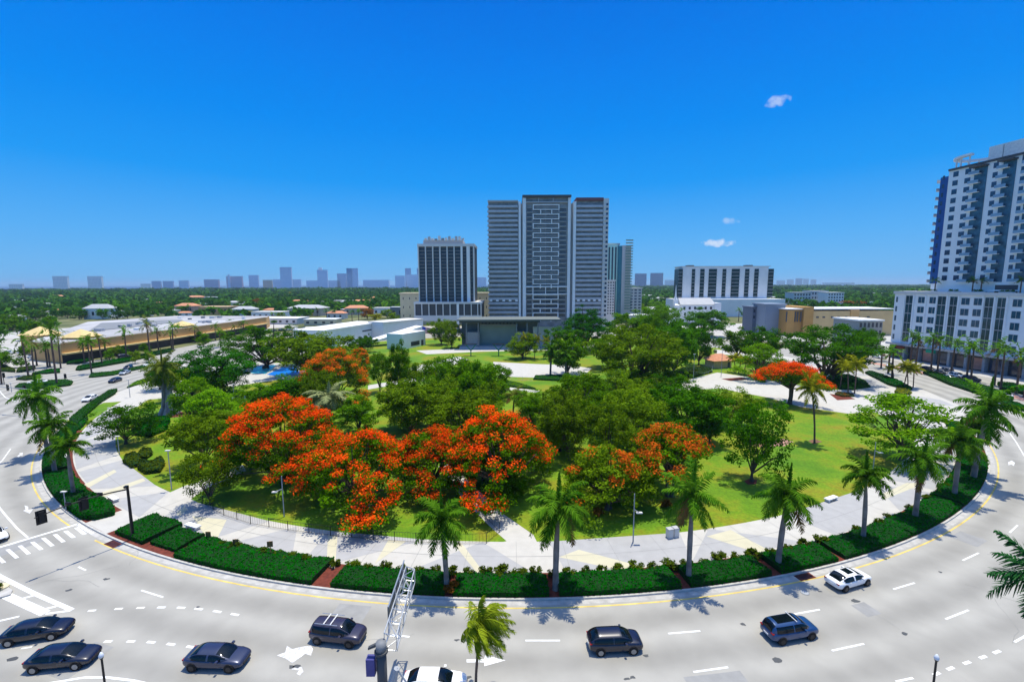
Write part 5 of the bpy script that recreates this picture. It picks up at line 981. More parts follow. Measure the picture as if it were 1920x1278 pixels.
# --- white arts hall with its slanting roof
def arts():
    z = 0; t = thing('arts_hall', 'long white arts hall with slanting white roof slabs', 'building', (0, 0, Z)); Hm = 8.5; D = lambda q, r, h: A(q, r, h)
    g = MB(); Pf = [D(604, 621, 8.5), D(716, 604, 8.5)]; a, b = Vector(Pf[0]), Vector(Pf[1]); n = Vector((-(b - a).y, (b - a).x)).normalized(); 
    g.prism([tuple(a), tuple(b), tuple(b + n * 16), tuple(a + n * 16)], 0, 8.2, WHITE); g.build('west_wall', t); g = MB(); g.prism([tuple(a - n * .6), tuple(b - n * .6), tuple(b + n * 16.4), tuple(a + n * 16.4)], 8.21, 8.8, WHITE); g.build('roof', t)
    d = (b - a).normalized(); g = MB(); p = a.lerp(b, .62); q = a.lerp(b, .80); g.prism([tuple(p - n * .08), tuple(q - n * .08), tuple(q), tuple(p)], 4.8, 5.5, DGREY); g.build('window', t)
    a, b = Vector(D(718, 605, 9.5)), Vector(D(793, 598, 9.5)); n = Vector((-(b - a).y, (b - a).x)).normalized()
    g = MB(); g.prism([tuple(a), tuple(b), tuple(b + n * 12), tuple(a + n * 12)], 0, 9., WHITE); g.build('east_wall', t); g = MB(); g.prism([tuple(a - n * .5), tuple(b - n * .5), tuple(b + n * 12.4), tuple(a + n * 12.4)], 9.01, 9.6, OFFW); g.build('roof', t)
    # slanting roof plane rising to the right
    P_ = [(D(707, 638, 3.2), 3.2), (D(793, 612, 8.4), 8.4), (D(793, 606, 8.4), 8.4), (D(706, 632, 3.2), 3.2)]; a0, b0 = Vector(P_[0][0]), Vector(P_[1][0]); n = Vector((-(b0 - a0).y, (b0 - a0).x)).normalized()
    def slab(a0, za, b0, zb, w, th, m_, nm):
        v = []; 
        for (p, zz) in ((a0, za), (b0, zb), (b0 + n * w, zb), (a0 + n * w, za)): v += [(p.x, p.y, zz - th), (p.x, p.y, zz)]
        g = MB(); g.add(v, [(1, 3, 5, 7), (6, 4, 2, 0), (0, 2, 3, 1), (2, 4, 5, 3), (4, 6, 7, 5), (6, 0, 1, 7)], m_); g.build(nm, t)
    slab(a0, 3.2, b0, 8.4, 7.5, .8, WHITE, 'slanting_roof'); c0 = Vector(D(640, 652, .6)); slab(c0, .9, a0, 3.1, 6, .6, LGREY, 'ramp_roof')
    e0, e1 = Vector(D(755, 656, 0)), Vector(D(798, 647, 0)); n2 = Vector((-(e1 - e0).y, (e1 - e0).x)).normalized(); g = MB(); g.prism([tuple(e0), tuple(e1), tuple(e1 + n2 * 9), tuple(e0 + n2 * 9)], 0, 7.2, WHITE); g.build('gallery_wall', t)
    p, q = e0.lerp(e1, .35), e0.lerp(e1, .72); g = MB(); g.prism([tuple(p - n2 * .08), tuple(q - n2 * .08), tuple(q), tuple(p)], .8, 2.9, GLASS); g.build('window', t); p, q = e0.lerp(e1, .80), e0.lerp(e1, .9); g = MB(); g.prism([tuple(p - n2 * .08), tuple(q - n2 * .08), tuple(q), tuple(p)], .1, 2.9, DGREY); g.build('door', t)
arts()
def flag():
    X, Y = A(792, 646, Z); t = thing('flag_pole', 'pole with red white and blue flag before the arts hall', 'flag', (X, Y, Z)); g = MB(); g.tube([(0, 0, 0), (0, 0, 9.6)], .09, WHITE, 6); g.build('pole', t)
    g = MB(); R_, B_ = mat('flag_red', (.60, .02, .03), .7), mat('flag_blue', (.02, .04, .30), .7)
    for i in range(9):
        z0 = 6.4 + i * .32
        for j in range(8):
            x0, x1 = .1 + j * .6, .1 + (j + 1) * .6; sag = lambda x: -.22 * x; yy = lambda x: .25 * math.sin(x * 2); m_ = B_ if (j < 3 and i > 3) else (R_ if i % 2 == 0 else WHITE)
            g.add([(x0, yy(x0), z0 + sag(x0)), (x1, yy(x1), z0 + sag(x1)), (x1, yy(x1), z0 + .32 + sag(x1)), (x0, yy(x0), z0 + .32 + sag(x0))], [(0, 1, 2, 3)], m_)
    g.build('flag_cloth', t)
flag()
# --- orange roofed kiosk
def kiosk():
    X, Y = A(1355, 690, Z); t = thing('park_kiosk', 'small kiosk with orange hipped roof beside the curved railing', 'kiosk', (X, Y, Z), .25); g = MB(); g.box(-3.6, 3.6, 0, 5, 0, 2.8, mat('peach_wall', (.62, .42, .24), .8)); g.build('wall', t)
    g = MB(); g.add([(-4.5, -.9, 2.8), (4.5, -.9, 2.8), (4.5, 5.9, 2.8), (-4.5, 5.9, 2.8), (-1.6, 2.5, 4.9), (1.6, 2.5, 4.9)], [(0, 1, 5, 4), (1, 2, 5), (2, 3, 4, 5), (3, 0, 4), (3, 2, 1, 0)], TERRA); g.build('roof', t); g = MB(); g.box(2., 3., -.06, 0, 0, 2.1, DGREY); g.build('door', t)
kiosk()
# --- tan shopping strip on the left
def strip():
    t = thing('shopping_strip', 'long tan shopping building with flat pale roof on the left', 'building', (0, 0, 0)); h = 7.6; F0 = [A(118, 681), A(300, 651), A(430, 629), A(500, 616)]
    V_ = [Vector(p) for p in F0]; back = [Vector(A(505, 592, h)), Vector(A(330, 592, h)), Vector(A(165, 603, h)), Vector(A(55, 640, h))]
    g = MB(); g.prism([tuple(p) for p in V_ + back], 0, h, TAN, ROOFG); g.build('wall', t)
    nn = Vector((-(V_[1] - V_[0]).y, (V_[1] - V_[0]).x)).normalized() * -1; d = (V_[2] - V_[0]).normalized(); L = (V_[3] - V_[0]).length; n = Vector((d.y, -d.x))
    for (u0, u1, z0, z1, m_, o0, nm) in ((.06, .99, 0, 3.1, mat('shopfront_dark', (.035, .03, .035), .4), .15, 'shopfront'), (.05, 1., 3.3, 3.9, YROOF, 1.6, 'awning'), (.0, 1., h, h + .5, mat('tan_cap', (.60, .46, .26), .8), .25, 'parapet')):
        g = MB()
        for p, q in zip(V_, V_[1:]):
            dd = (q - p).normalized(); n_ = Vector((dd.y, -dd.x)); g.prism([tuple(p + n_ * o0), tuple(q + n_ * o0), tuple(q - n_ * .01), tuple(p - n_ * .01)], z0, z1, m_)
        g.build(nm, t)
    g = MB(); g.prism([A(165, 622, h), A(345, 603, h), A(340, 599, h), A(190, 606, h)], h + .004, h + .3, MGREY); g.build('dark_roof_section', t)
    rr = random.Random(12); RV = V_[0]
    for i in range(26):
        f = rr.uniform(.08, .98); p = V_[0].lerp(V_[3], f) - n * rr.uniform(8, 60); w = rr.uniform(1.2, 3.5); g = MB(); g.box(p.x, p.x + w, p.y, p.y + w * .7, h, h + rr.uniform(.8, 2), rr.choice((OFFW, LGREY, WHITE, MGREY))); g.build('roof_unit', t)
    for cxp, ry, w, hh, lab in ((138, 634, 8, 11.6, 'a'), (335, 612, 7, 10.8, 'b'), (60, 630, 8.5, 12., 'c')):
        X, Y = A(cxp, ry, 8.0); g = MB(); g.box(X - w / 2, X + w / 2, Y - 1, Y + w, 0, 8.4, TAN); g.build('corner_tower', t); g = MB(); g.add([(X - w / 2 - .8, Y - 1.8, 8.4), (X + w / 2 + .8, Y - 1.8, 8.4), (X + w / 2 + .8, Y + w + .8, 8.4), (X - w / 2 - .8, Y + w + .8, 8.4), (X, Y + w / 2 - .5, hh)], [(0, 1, 4), (1, 2, 4), (2, 3, 4), (3, 0, 4), (3, 2, 1, 0)], YROOF); g.build('pyramid_roof', t)
strip()
# --- low houses and shops among the trees
HS = []; rr = random.Random(21)
for (x, rb, w, h, m_, rf, grp) in ((182, 598, 45, 22, WHITE, LGREY, 0), (215, 596, 22, 14, OFFW, OFFW, 0), (345, 586, 40, 14, mat('pink_wall', (.55, .35, .25), .8), TERRA, 0), (400, 590, 60, 16, TAN, mat('tan_roof', (.60, .42, .24), .8), 0), (455, 592, 40, 14, OFFW, LGREY, 0), (500, 598, 60, 14, WHITE, OFFW, 0), (570, 592, 66, 16, mat('beige_wall', (.55, .46, .38), .8), LGREY, 0), (628, 598, 34, 12, OFFW, TERRA, 0), (668, 590, 40, 14, mat('beige_wall', 0), TERRA, 0), (722, 592, 44, 16, WHITE, OFFW, 0),
        (745, 596, 26, 22, MGREY, WHITE, 0), (520, 608, 80, 12, OFFW, WHITE, 0), (600, 610, 60, 12, CREAM, WHITE, 0), (25, 605, 26, 12, OFFW, LGREY, 0), (300, 576, 26, 8, OFFW, TERRA, 0), (440, 574, 26, 8, OFFW, LGREY, 0), (560, 572, 30, 8, mat('beige_wall', 0), TERRA, 0), (650, 573, 26, 8, WHITE, LGREY, 0), (90, 580, 22, 8, OFFW, LGREY, 0),
        *[(rr.uniform(-20, 740), rr.choice((564, 568, 571, 575, 578, 583, 588, 593)), rr.uniform(14, 34), rr.uniform(5, 9), rr.choice((OFFW, WHITE, CREAM, TAN, LGREY)), rr.choice((OFFW, LGREY, WHITE, TERRA)), 0) for _ in range(46)], *[(rr.uniform(1190, 1680), rr.choice((560, 566, 572, 578)), rr.uniform(14, 30), rr.uniform(5, 8), rr.choice((OFFW, WHITE, LGREY)), rr.choice((OFFW, LGREY, WHITE)), 1) for _ in range(14)],
        (1222, 588, 30, 10, OFFW, LGREY, 1), (1232, 570, 26, 8, OFFW, OFFW, 1), (1215, 560, 22, 6, WHITE, LGREY, 1), (1195, 604, 50, 14, OFFW, WHITE, 1), (1460, 566, 24, 8, OFFW, LGREY, 1), (1620, 560, 26, 6, OFFW, LGREY, 1), (1655, 556, 30, 7, OFFW, OFFW, 1), (1500, 618, 50, 14, WHITE, LGREY, 1), (1420, 612, 34, 14, BGLASS, DGREY, 1), (1330, 603, 30, 10, MINT, MINT, 1), (1600, 628, 40, 14, LGREY, WHITE, 1)):
    X, Y = A(x, rb, 0); kk = Y / F; w, h = w * kk, h * kk * .9; t = thing('low_house', 'x', 'house', (X, Y, 0), rr.uniform(-.2, .2), ('low houses left of the towers', 'low houses right of the towers')[grp]); g = MB(); g.box(-w / 2, w / 2, 0, w * .5, 0, h, m_); g.build('wall', t); g = MB()
    if rf in (TERRA, LGREY): g.add([(-w * .53, -.5, h), (w * .53, -.5, h), (w * .53, w * .52, h), (-w * .53, w * .52, h), (-w * .3, w * .25, h * 1.4), (w * .3, w * .25, h * 1.4)], [(0, 1, 5, 4), (1, 2, 5), (2, 3, 4, 5), (3, 0, 4), (3, 2, 1, 0)], rf)
    else: g.box(-w * .51, w * .51, -.3, w * .51, h, h + .5, rf)
    g.build('roof', t); nw = max(2, int(w / 5)); windows(t, [(-w / 2 + w * (i + .3) / nw, -w / 2 + w * (i + .65) / nw, h * .35, h * .7) for i in range(nw)], 0, GLASS); HS.append(t)
row_labels([o for o in HS if o['group'].endswith('left of the towers')], 'low house or shop, {} from the left edge among the trees'); row_labels([o for o in HS if o['group'].endswith('right of the towers')], 'low house or shop, {} counting right from the green tower')
# --- skyline on the horizon
SK = []
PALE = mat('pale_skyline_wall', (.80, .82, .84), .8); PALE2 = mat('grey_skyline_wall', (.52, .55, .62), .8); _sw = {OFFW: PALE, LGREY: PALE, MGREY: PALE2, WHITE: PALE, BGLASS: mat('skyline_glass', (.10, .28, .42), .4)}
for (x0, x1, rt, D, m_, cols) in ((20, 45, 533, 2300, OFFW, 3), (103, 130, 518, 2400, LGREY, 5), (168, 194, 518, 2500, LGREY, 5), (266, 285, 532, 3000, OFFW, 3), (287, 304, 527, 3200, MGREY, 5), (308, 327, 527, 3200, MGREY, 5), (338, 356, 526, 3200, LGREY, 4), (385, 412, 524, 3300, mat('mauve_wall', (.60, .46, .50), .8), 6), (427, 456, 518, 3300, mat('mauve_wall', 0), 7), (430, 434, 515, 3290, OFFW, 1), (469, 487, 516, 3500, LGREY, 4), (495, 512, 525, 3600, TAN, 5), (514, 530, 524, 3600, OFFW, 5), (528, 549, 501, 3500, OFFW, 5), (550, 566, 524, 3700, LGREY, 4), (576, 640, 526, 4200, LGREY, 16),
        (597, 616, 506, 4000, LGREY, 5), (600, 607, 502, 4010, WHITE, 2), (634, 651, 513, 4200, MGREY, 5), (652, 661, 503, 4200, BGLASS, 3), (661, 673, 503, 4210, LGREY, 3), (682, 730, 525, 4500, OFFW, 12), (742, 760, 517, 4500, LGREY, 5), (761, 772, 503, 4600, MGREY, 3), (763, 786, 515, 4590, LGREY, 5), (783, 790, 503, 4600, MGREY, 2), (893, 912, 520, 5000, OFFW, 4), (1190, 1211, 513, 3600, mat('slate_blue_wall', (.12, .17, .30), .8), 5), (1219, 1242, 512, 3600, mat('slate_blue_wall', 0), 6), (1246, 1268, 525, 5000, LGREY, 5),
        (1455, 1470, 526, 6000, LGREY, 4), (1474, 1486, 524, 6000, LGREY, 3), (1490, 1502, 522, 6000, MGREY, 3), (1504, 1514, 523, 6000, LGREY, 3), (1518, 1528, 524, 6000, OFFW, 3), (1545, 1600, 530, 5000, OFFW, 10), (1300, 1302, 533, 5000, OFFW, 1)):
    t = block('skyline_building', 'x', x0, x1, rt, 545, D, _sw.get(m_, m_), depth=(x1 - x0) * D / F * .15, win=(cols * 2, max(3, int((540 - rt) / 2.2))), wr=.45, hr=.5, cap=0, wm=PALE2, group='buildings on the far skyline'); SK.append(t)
row_labels(SK, 'far skyline building, {} counted from the left')

wood([(o.location.x, 10 + abs(o.location.y) * .02, o.location.y) for o in HS] + [(o.location.x + 12, 22, o.location.y) for o in bpy.data.objects if o.name.startswith('suburb_house')])
# ------------------------------------------------------------------ vehicles
def paintm(n, c, metal=0., coat=.7): return mat('car_paint_' + n, c, .32, 0, spec=.5, metal=metal, coat=coat)
TYRE = mat('tyre_rubber', (.012, .012, .013), .85, 0); RIM = mat('wheel_rim', (.30, .31, .33), .35, 0, metal=.7); CGL = mat('car_glass', (.003, .006, .009), .08, 0, spec=.4); LAMPW = mat('headlight_lens', (.6, .62, .65), .15, 0); LAMPR = mat('tail_light_lens', (.28, .01, .01), .2, 0); PLAS = mat('black_plastic', (.01, .01, .011), .5, 0)
def make_car(kind, paint, label, loc, rz, group='cars on the circular road', name=None, extras=(), small=False, rim=RIM):
    suv = kind == 'suv'; L, W_, H_ = (4.65, 1.88, 1.66) if suv else (4.78, 1.86, 1.44)
    if kind == 'hatch': L, W_, H_ = 4.5, 1.86, 1.58
    t = thing(name or ('suv' if suv else 'car'), label, 'car', (loc[0], loc[1], 0.01), rz, group)
    tall = kind in ('suv', 'hatch'); hw = W_ / 2
    S = [(-L / 2, .45, .78, .74), (-L / 2 + .08, .34, .95 if not tall else 1.0, .86), (-L / 2 + .5, .26, 1.02 if not tall else 1.08, .97), (-L / 2 + 1.1, .24, 1.03 if not tall else 1.08, 1), (-.2, .22, .99 if not tall else 1.05, 1), (.9, .24, .97 if not tall else 1.06, 1), (1.45, .25, .94 if not tall else 1.04, .99), (1.95, .28, .86 if not tall else .97, .95), (L / 2 - .12, .32, .74 if not tall else .84, .84), (L / 2, .42, .55 if not tall else .64, .72)]
    vs = []; n = 12
    for x, zb, ztp, wf in S:
        w = hw * wf
        for (yy, zz) in ((-.82, 0), (-.97, .12), (-1, .45), (-.985, .72), (-.9, .93), (-.6, 1.02), (.6, 1.02), (.9, .93), (.985, .72), (1, .45), (.97, .12), (.82, 0)): vs.append((x, w * yy, zb + (ztp - zb) * zz))
    fs = [(i * n + j, i * n + (j + 1) % n, (i + 1) * n + (j + 1) % n, (i + 1) * n + j) for i in range(len(S) - 1) for j in range(n)] + [tuple(range(n))[::-1], tuple(range((len(S) - 1) * n, len(S) * n))]
    g = MB(); g.add(vs, [f[::-1] for f in fs], paint); o = g.build('body', t, True); 
    if not small: md = o.modifiers.new('s', 'SUBSURF'); md.levels = 2; md.render_levels = 2
    zb = .93 if not tall else 1.0; zr = H_; xb0, xb1, xr0, xr1 = {'sedan': (-2.05, 1.35, -.95, .15), 'suv': (-2.25, 1.4, -1.85, .4), 'hatch': (-2.2, 1.4, -1.3, .25)}[kind]; wb, wr_ = hw * .955, hw * .70
    nx, nv = (16, 14) if small else (44, 30)
    def tt(x):
        a = (x - xb0) / (xr0 - xb0); b = (xb1 - x) / (xb1 - xr1); f = 1.
        if a < 1: f = min(f, math.sin(max(0, a) * math.pi / 2) ** (.85 if kind != 'suv' else .6))
        if b < 1: f = min(f, math.sin(max(0, b) * math.pi / 2) ** .95)
        return f
    def gp(x, v):
        c_ = (xb0 + xb1) / 2; e_ = abs(x - c_) / ((xb1 - xb0) / 2); w = wb * (1 - .30 * e_ ** 5); T_ = tt(x); ph = v * math.pi / 2; s_ = math.sin(abs(ph)); hz_ = math.cos(ph) ** .42 if abs(v) < 1 else 0
        return (x, math.copysign(w * s_ ** .8 * (1 - .21 * T_ * hz_), v), zb + (zr - zb) * T_ * hz_ * (1 - .03 * s_))
    parts_ = {}
    for a in range(nx):
        x0, x1 = xb0 + (xb1 - xb0) * a / nx, xb0 + (xb1 - xb0) * (a + 1) / nx; xm = (x0 + x1) / 2
        for b in range(nv):
            v0, v1 = -1 + 2 * b / nv, -1 + 2 * (b + 1) / nv; q = [gp(x0, v0), gp(x1, v0), gp(x1, v1), gp(x0, v1)]; vm = abs(v0 + v1) / 2; zf = (sum(p[2] for p in q) / 4 - zb) / (zr - zb); T_ = tt(xm)
            if xm > xr1 + .02 and vm < .60 and T_ < .965: role = 'windshield'
            elif xm < xr0 - .02 and vm < .58 and T_ < .96 and (kind == 'sedan' or zf > .12): role = 'rear_window'
            elif vm > .66 and .12 < zf < .86 and T_ > .28 and abs(xm + .28) > .06 and xb0 + .35 < xm: role = 'side_window' + ('l' if v0 < 0 else 'r')
            else: role = 'roof'
            parts_.setdefault(role, []).append(q)
    for role, Q_ in sorted(parts_.items()):
        g = MB(); idx = {}; fs_ = []; vs_ = []
        for q in Q_:
            f_ = []
            for p in q:
                kk = tuple(round(c, 4) for c in p)
                if kk not in idx: idx[kk] = len(vs_); vs_.append(p)
                f_.append(idx[kk])
            if len(set(f_)) > 2: fs_.append(tuple(dict.fromkeys(f_)))
        g.add(vs_, fs_, paint if role == 'roof' else CGL); g.build(role.rstrip('lr') if role.startswith('side') else role, t, True)
    for s_ in (-1, 1):
        for xw in (-L / 2 + .88, L / 2 - .92):
            g = MB(); ya_ = s_ * (hw - .02); g.tube([(xw, ya_ - s_ * .2, .36), (xw, ya_ + s_ * .028, .36)], .395, PLAS, 18); g.build('wheel_arch', t); g = MB(); y = s_ * (hw - .1 + .012); g.tube([(xw, y - .11, .33), (xw, y + .125, .33)], .34, TYRE, 16); wh = g.build('wheel', t)
            g = MB(); ya = s_ * (hw + .018); g.tube([(xw, ya + s_ * .0, .33), (xw, ya + s_ * .02, .33)], .22, rim, 12); g.build('rim', wh)
        g = MB(); g.box(xb1 - .8, xb1 - .62, s_ * hw - .02 if s_ > 0 else -hw - .20, s_ * hw + .20 if s_ > 0 else -hw + .02, zb + .0, zb + .14, paint); g.build('mirror', t)
        g = MB(); x = L / 2 - .28; zz = .62 if not tall else .74; g.tube([(x - .12, s_ * hw * .72, zz), (x + .14, s_ * hw * .62, zz - .04)], [.10, .08], LAMPW, 8); g.build('headlight', t)
        g = MB(); x = -L / 2; zz = .84 if not tall else .95; g.box(x + .03, x + .2, min(s_ * hw * .5, s_ * hw * .80), max(s_ * hw * .5, s_ * hw * .80), zz - .06, zz + .03, LAMPR); g.build('tail_light', t)
        if not small:
            g = MB(); 
            for xd in (-.95, .1): g.box(xd - .1, xd + .1, s_ * hw - .005, s_ * hw + .03, .86, .89, paint) if s_ > 0 else g.box(xd - .1, xd + .1, -hw - .03, -hw + .005, .86, .89, paint)
            g.build('door_handle', t)
    g = MB(); g.box(L / 2 - .02, L / 2 + .015, -hw * .5, hw * .5, .36, .52, PLAS); g.build('grille', t); g = MB(); g.box(-L / 2 - .02, -L / 2 + .02, -.26, .26, .55, .68, WHITE); g.build('number_plate', t)
    if 'rails' in extras:
        for s_ in (-1, 1): g = MB(); g.tube([(xr0 + .1, s_ * wr_ * .93, zr + .05), (xr1 - .1, s_ * wr_ * .93, zr + .05)], .03, STEEL, 5); g.build('roof_rail', t)
        for xc in (-.95, -.35): g = MB(); g.tube([(xc, -wr_ * .95, zr + .06), (xc, wr_ * .95, zr + .06)], .045, WHITE, 5); g.build('crossbar', t)
    if 'sunroof' in extras: g = MB(); g.box(xr0 + .25, xr1 - .05, -wr_ * .62, wr_ * .62, zr - .05, zr + .012, CGL); g.build('sunroof', t)
    if 'rack' in extras: g = MB(); g.tube([(.05, -wr_ * .98, zr + .05), (.05, wr_ * .98, zr + .05)], .045, STEEL, 5); g.build('crossbar', t)
    return t
def car(kind, paint, label, rw, fw_, **k):
    """placed by the ground contact points of the wheels on its near side"""
    W_ = 1.86; (x0, y0), (x1, y1) = A(*rw), A(*fw_); a = math.atan2(y1 - y0, x1 - x0); mx_, my_ = (x0 + x1) / 2, (y0 + y1) / 2
    return make_car(kind, paint, label, (mx_ - math.sin(a) * W_ / 2 * .95, my_ + math.cos(a) * W_ / 2 * .95), a, **k)
NAVY = paintm('navy', (.006, .007, .022), .1); DBL = paintm('dark_blue', (.004, .004, .014), .1); SLATE = paintm('slate_blue', (.035, .042, .085), .4); PLUM = paintm('plum_grey', (.035, .03, .055), .3); MIDB = paintm('mid_blue', (.012, .05, .15), .3); WH = paintm('white', (.80, .80, .80), 0); GREYP = paintm('grey', (.12, .13, .15), .3); BLK = paintm('black', (.01, .01, .013), .1); SILV = paintm('silver', (.40, .44, .48), .3); DRIM = mat('dark_rim', (.05, .05, .055), .35, 0, metal=.6)
car('sedan', DBL, 'very dark sedan cut off by the left edge of the photo', (20, 1212), (95, 1200))
car('sedan', NAVY, 'dark navy sedan passing behind the bottom left street lamp', (66, 1263), (140, 1256))
car('sedan', SLATE, 'slate blue sedan on its own in the lower left lane', (363, 1259), (427, 1261), rim=DRIM)
car('suv', PLUM, 'plum grey station wagon with white roof crossbars', (595, 1208), (655, 1215), extras=('rails',), rim=DRIM, name='car')
car('hatch', NAVY, 'dark blue hatchback with silver wheels in the middle lane', (1126, 1230), (1189, 1227))
car('suv', MIDB, 'blue crossover with dark wheels left below the white sedan', (1467, 1209), (1522, 1199), extras=('sunroof', 'rack'), rim=BLACK, name='car')
car('sedan', WH, 'white sedan with dark sunroof close to the kerb hedge', (1587, 1109.5), (1625, 1098), extras=('sunroof',), rim=DRIM)
car('sedan', WH, 'white car cut off by the bottom edge beside the sign gantry', (776, 1312), (846, 1313))
car('sedan', WH, 'white car waiting at the stop line, cut by the left edge', (-50, 1003), (-16, 1030))
for kind, P_, lab, a_, b_ in (('sedan', WH, 'small white car beside the bright triangular hedge', (176, 745), (146, 757)), ('sedan', NAVY, 'dark blue sedan in front on the upper left road', (219, 713), (201, 719)), ('sedan', SILV, 'pale blue car right behind the dark blue sedan', (238, 698), (219, 705)),
        ('suv', NAVY, 'dark car farther back behind the pale blue car', (240, 691), (230, 695)), ('suv', BLK, 'black car parked under a palm by the shopping strip', (222, 672), (246, 669)), ('sedan', SILV, 'pale car parked at the tan corner', (60, 672), (76, 669)), ('sedan', GREYP, 'dark grey car parked at the tan corner', (76, 672), (92, 670)), ('sedan', WH, 'white car half hidden behind the green oval median', (82, 718), (60, 720)), ('sedan', WH, 'white car behind the palms at the baobab', (285, 684), (270, 687))):
    car(kind, P_, lab, a_, b_, small=True, group='cars on the left streets')
for kind, P_, lab, a_, b_ in (('suv', WH, 'white van-like car facing us beside the white block', (1664, 682), (1660, 692)), ('sedan', SILV, 'pale green and white car parked behind the long bright hedge', (1798, 714), (1772, 706)), ('sedan', BLK, 'black car parked right of the pale green and white one', (1832, 722), (1812, 717)), ('sedan', WH, 'small white car parked near the right edge', (1905, 750), (1880, 740)), ('sedan', BLK, 'dark car beyond the crown of the tallest royal palm', (1885, 762), (1862, 752)), ('suv', GREYP, 'dark car parked by the shop fronts', (1788, 699), (1770, 695)), ('sedan', WH, 'white car by the green awning far right', (1655, 672), (1645, 670))):
    car(kind, P_, lab, a_, b_, small=True, group='cars by the white block')
PKC = []; rr = random.Random(8); proto_cars = [make_car('sedan', c, 'x', (0, 0), 0, small=True, group='cars parked beyond the park') for c in (WH, SILV, BLK, GREYP)] + [make_car('suv', c, 'x', (0, 0), 0, small=True, group='cars parked beyond the park', name='car') for c in (WH, NAVY)]
for (x, y, a_) in [(500 + i * 14, 622 - i * .8, 1.4) for i in range(7)] + [(1500 + i * 11, 648 + i * 1.6, .3) for i in range(7)] + [(1200 + i * 16, 628 + (i % 2) * 3, .1) for i in range(9)] + [(20 + i * 13, 662, 1.2) for i in range(3)] + [(1740 + i * 27, 694 + i * 6.5, -1.45) for i in range(4)]:
    X, Y = A(x, y); PKC.append(dup(proto_cars[rr.randrange(6)], (X, Y, .01), a_ + rr.uniform(-.05, .05), 'x', 'cars parked beyond the park'))
row_labels(PKC, 'small parked car beyond the park, {} from the left')
for o in proto_cars:
    for c in list(o.children):
        for d_ in list(c.children): bpy.data.objects.remove(d_)
        bpy.data.objects.remove(c)
    bpy.data.objects.remove(o)
# ------------------------------------------------------------------ signals, gantry, lamps, signs
def signal_head(t, x, y, z, rz, n=3, name='signal_head', up=0):
    g = MB(); c, s_ = math.cos(rz), math.sin(rz); P = lambda a, b: (x + a * c - b * s_, y + a * s_ + b * c)
    g.prism([P(-.42, .12), P(.42, .12), P(.42, .16), P(-.42, .16)], z - .75, z + .75, PLAS); g.prism([P(-.2, -.12), P(.2, -.12), P(.2, .119), P(-.2, .119)], z - .6, z + .6, PLAS); o = g.build(name, t)
    return o
def mast():
    X, Y = A(250, 1012); base = Vector((X, Y, Z)); ztop = 6.3; t = thing('traffic_signal_mast', 'black traffic signal mast with long arm over the left crosswalk', 'traffic light', tuple(base)); end = Vector(A(64, 972, 6.3)); e_ = end - Vector((X, Y)); g = MB(); g.tube([(0, 0, 0), (0, 0, 3), (0, 0, ztop + .1)], [.19, .16, .13], BLACK, 10); g.build('pole', t)
    g = MB(); K = [(0, 0, ztop - .1)] + [(e_.x * f, e_.y * f, ztop - .1 + .35 * math.sin(f * math.pi) ) for f in (.2, .4, .6, .8, 1)]; g.tube(K, [.09, .08, .07, .065, .06, .05], BLACK, 8); g.build('arm', t)
    a = math.atan2(e_.y, e_.x); 
    for f in (.5, .93): signal_head(t, e_.x * f, e_.y * f, ztop + .1 - .35, a - math.pi * 0 + math.pi)
    for f in (.32, .66): g = MB(); g.box(e_.x * f - .3, e_.x * f + .3, e_.y * f - .05, e_.y * f + .05, ztop + .15, ztop + .5, BLACK); g.build('arm_fitting', t)
    g = MB(); g.box(-.25, .1, -.25, .1, ztop + .1, ztop + .35, BLACK); g.build('camera', t)
mast()
def mast2():
    e = Vector(A(98, 735, 6.2)); b = Vector(A(-60, 765, 0)); t = thing('traffic_signal_mast', 'far signal arm entering from the left edge over the junction', 'traffic light', (b.x, b.y, 0)); d = e - b; g = MB(); g.tube([(0, 0, 0), (0, 0, 6.6)], .2, BLACK, 8); g.build('pole', t); g = MB(); g.tube([(0, 0, 6.2), (d.x, d.y, 6.4)], [.12, .07], GALV, 6); g.build('arm', t)
    for f in (.52, .93): signal_head(t, d.x * f, d.y * f, 6.3, math.pi / 2 + 1.2)
mast2()
def post_signal(x, yb, yt, lab):
    X, Y = A(x, yb); h = zat(x, yt, Y)[1]; t = thing('signal_post', lab, 'traffic light', (X, Y, 0), group='signal posts at the left junction'); g = MB(); g.tube([(0, 0, 0), (0, 0, h)], .1, BLACK, 6); g.build('pole', t); signal_head(t, .15, -.1, h - .5, 0)
post_signal(8, 720, 700, 'short signal post at the left edge below the olive hedge'); post_signal(47, 748, 724, 'signal post behind the bright oval median'); post_signal(122, 712, 702, 'signal box post right of the oval median')
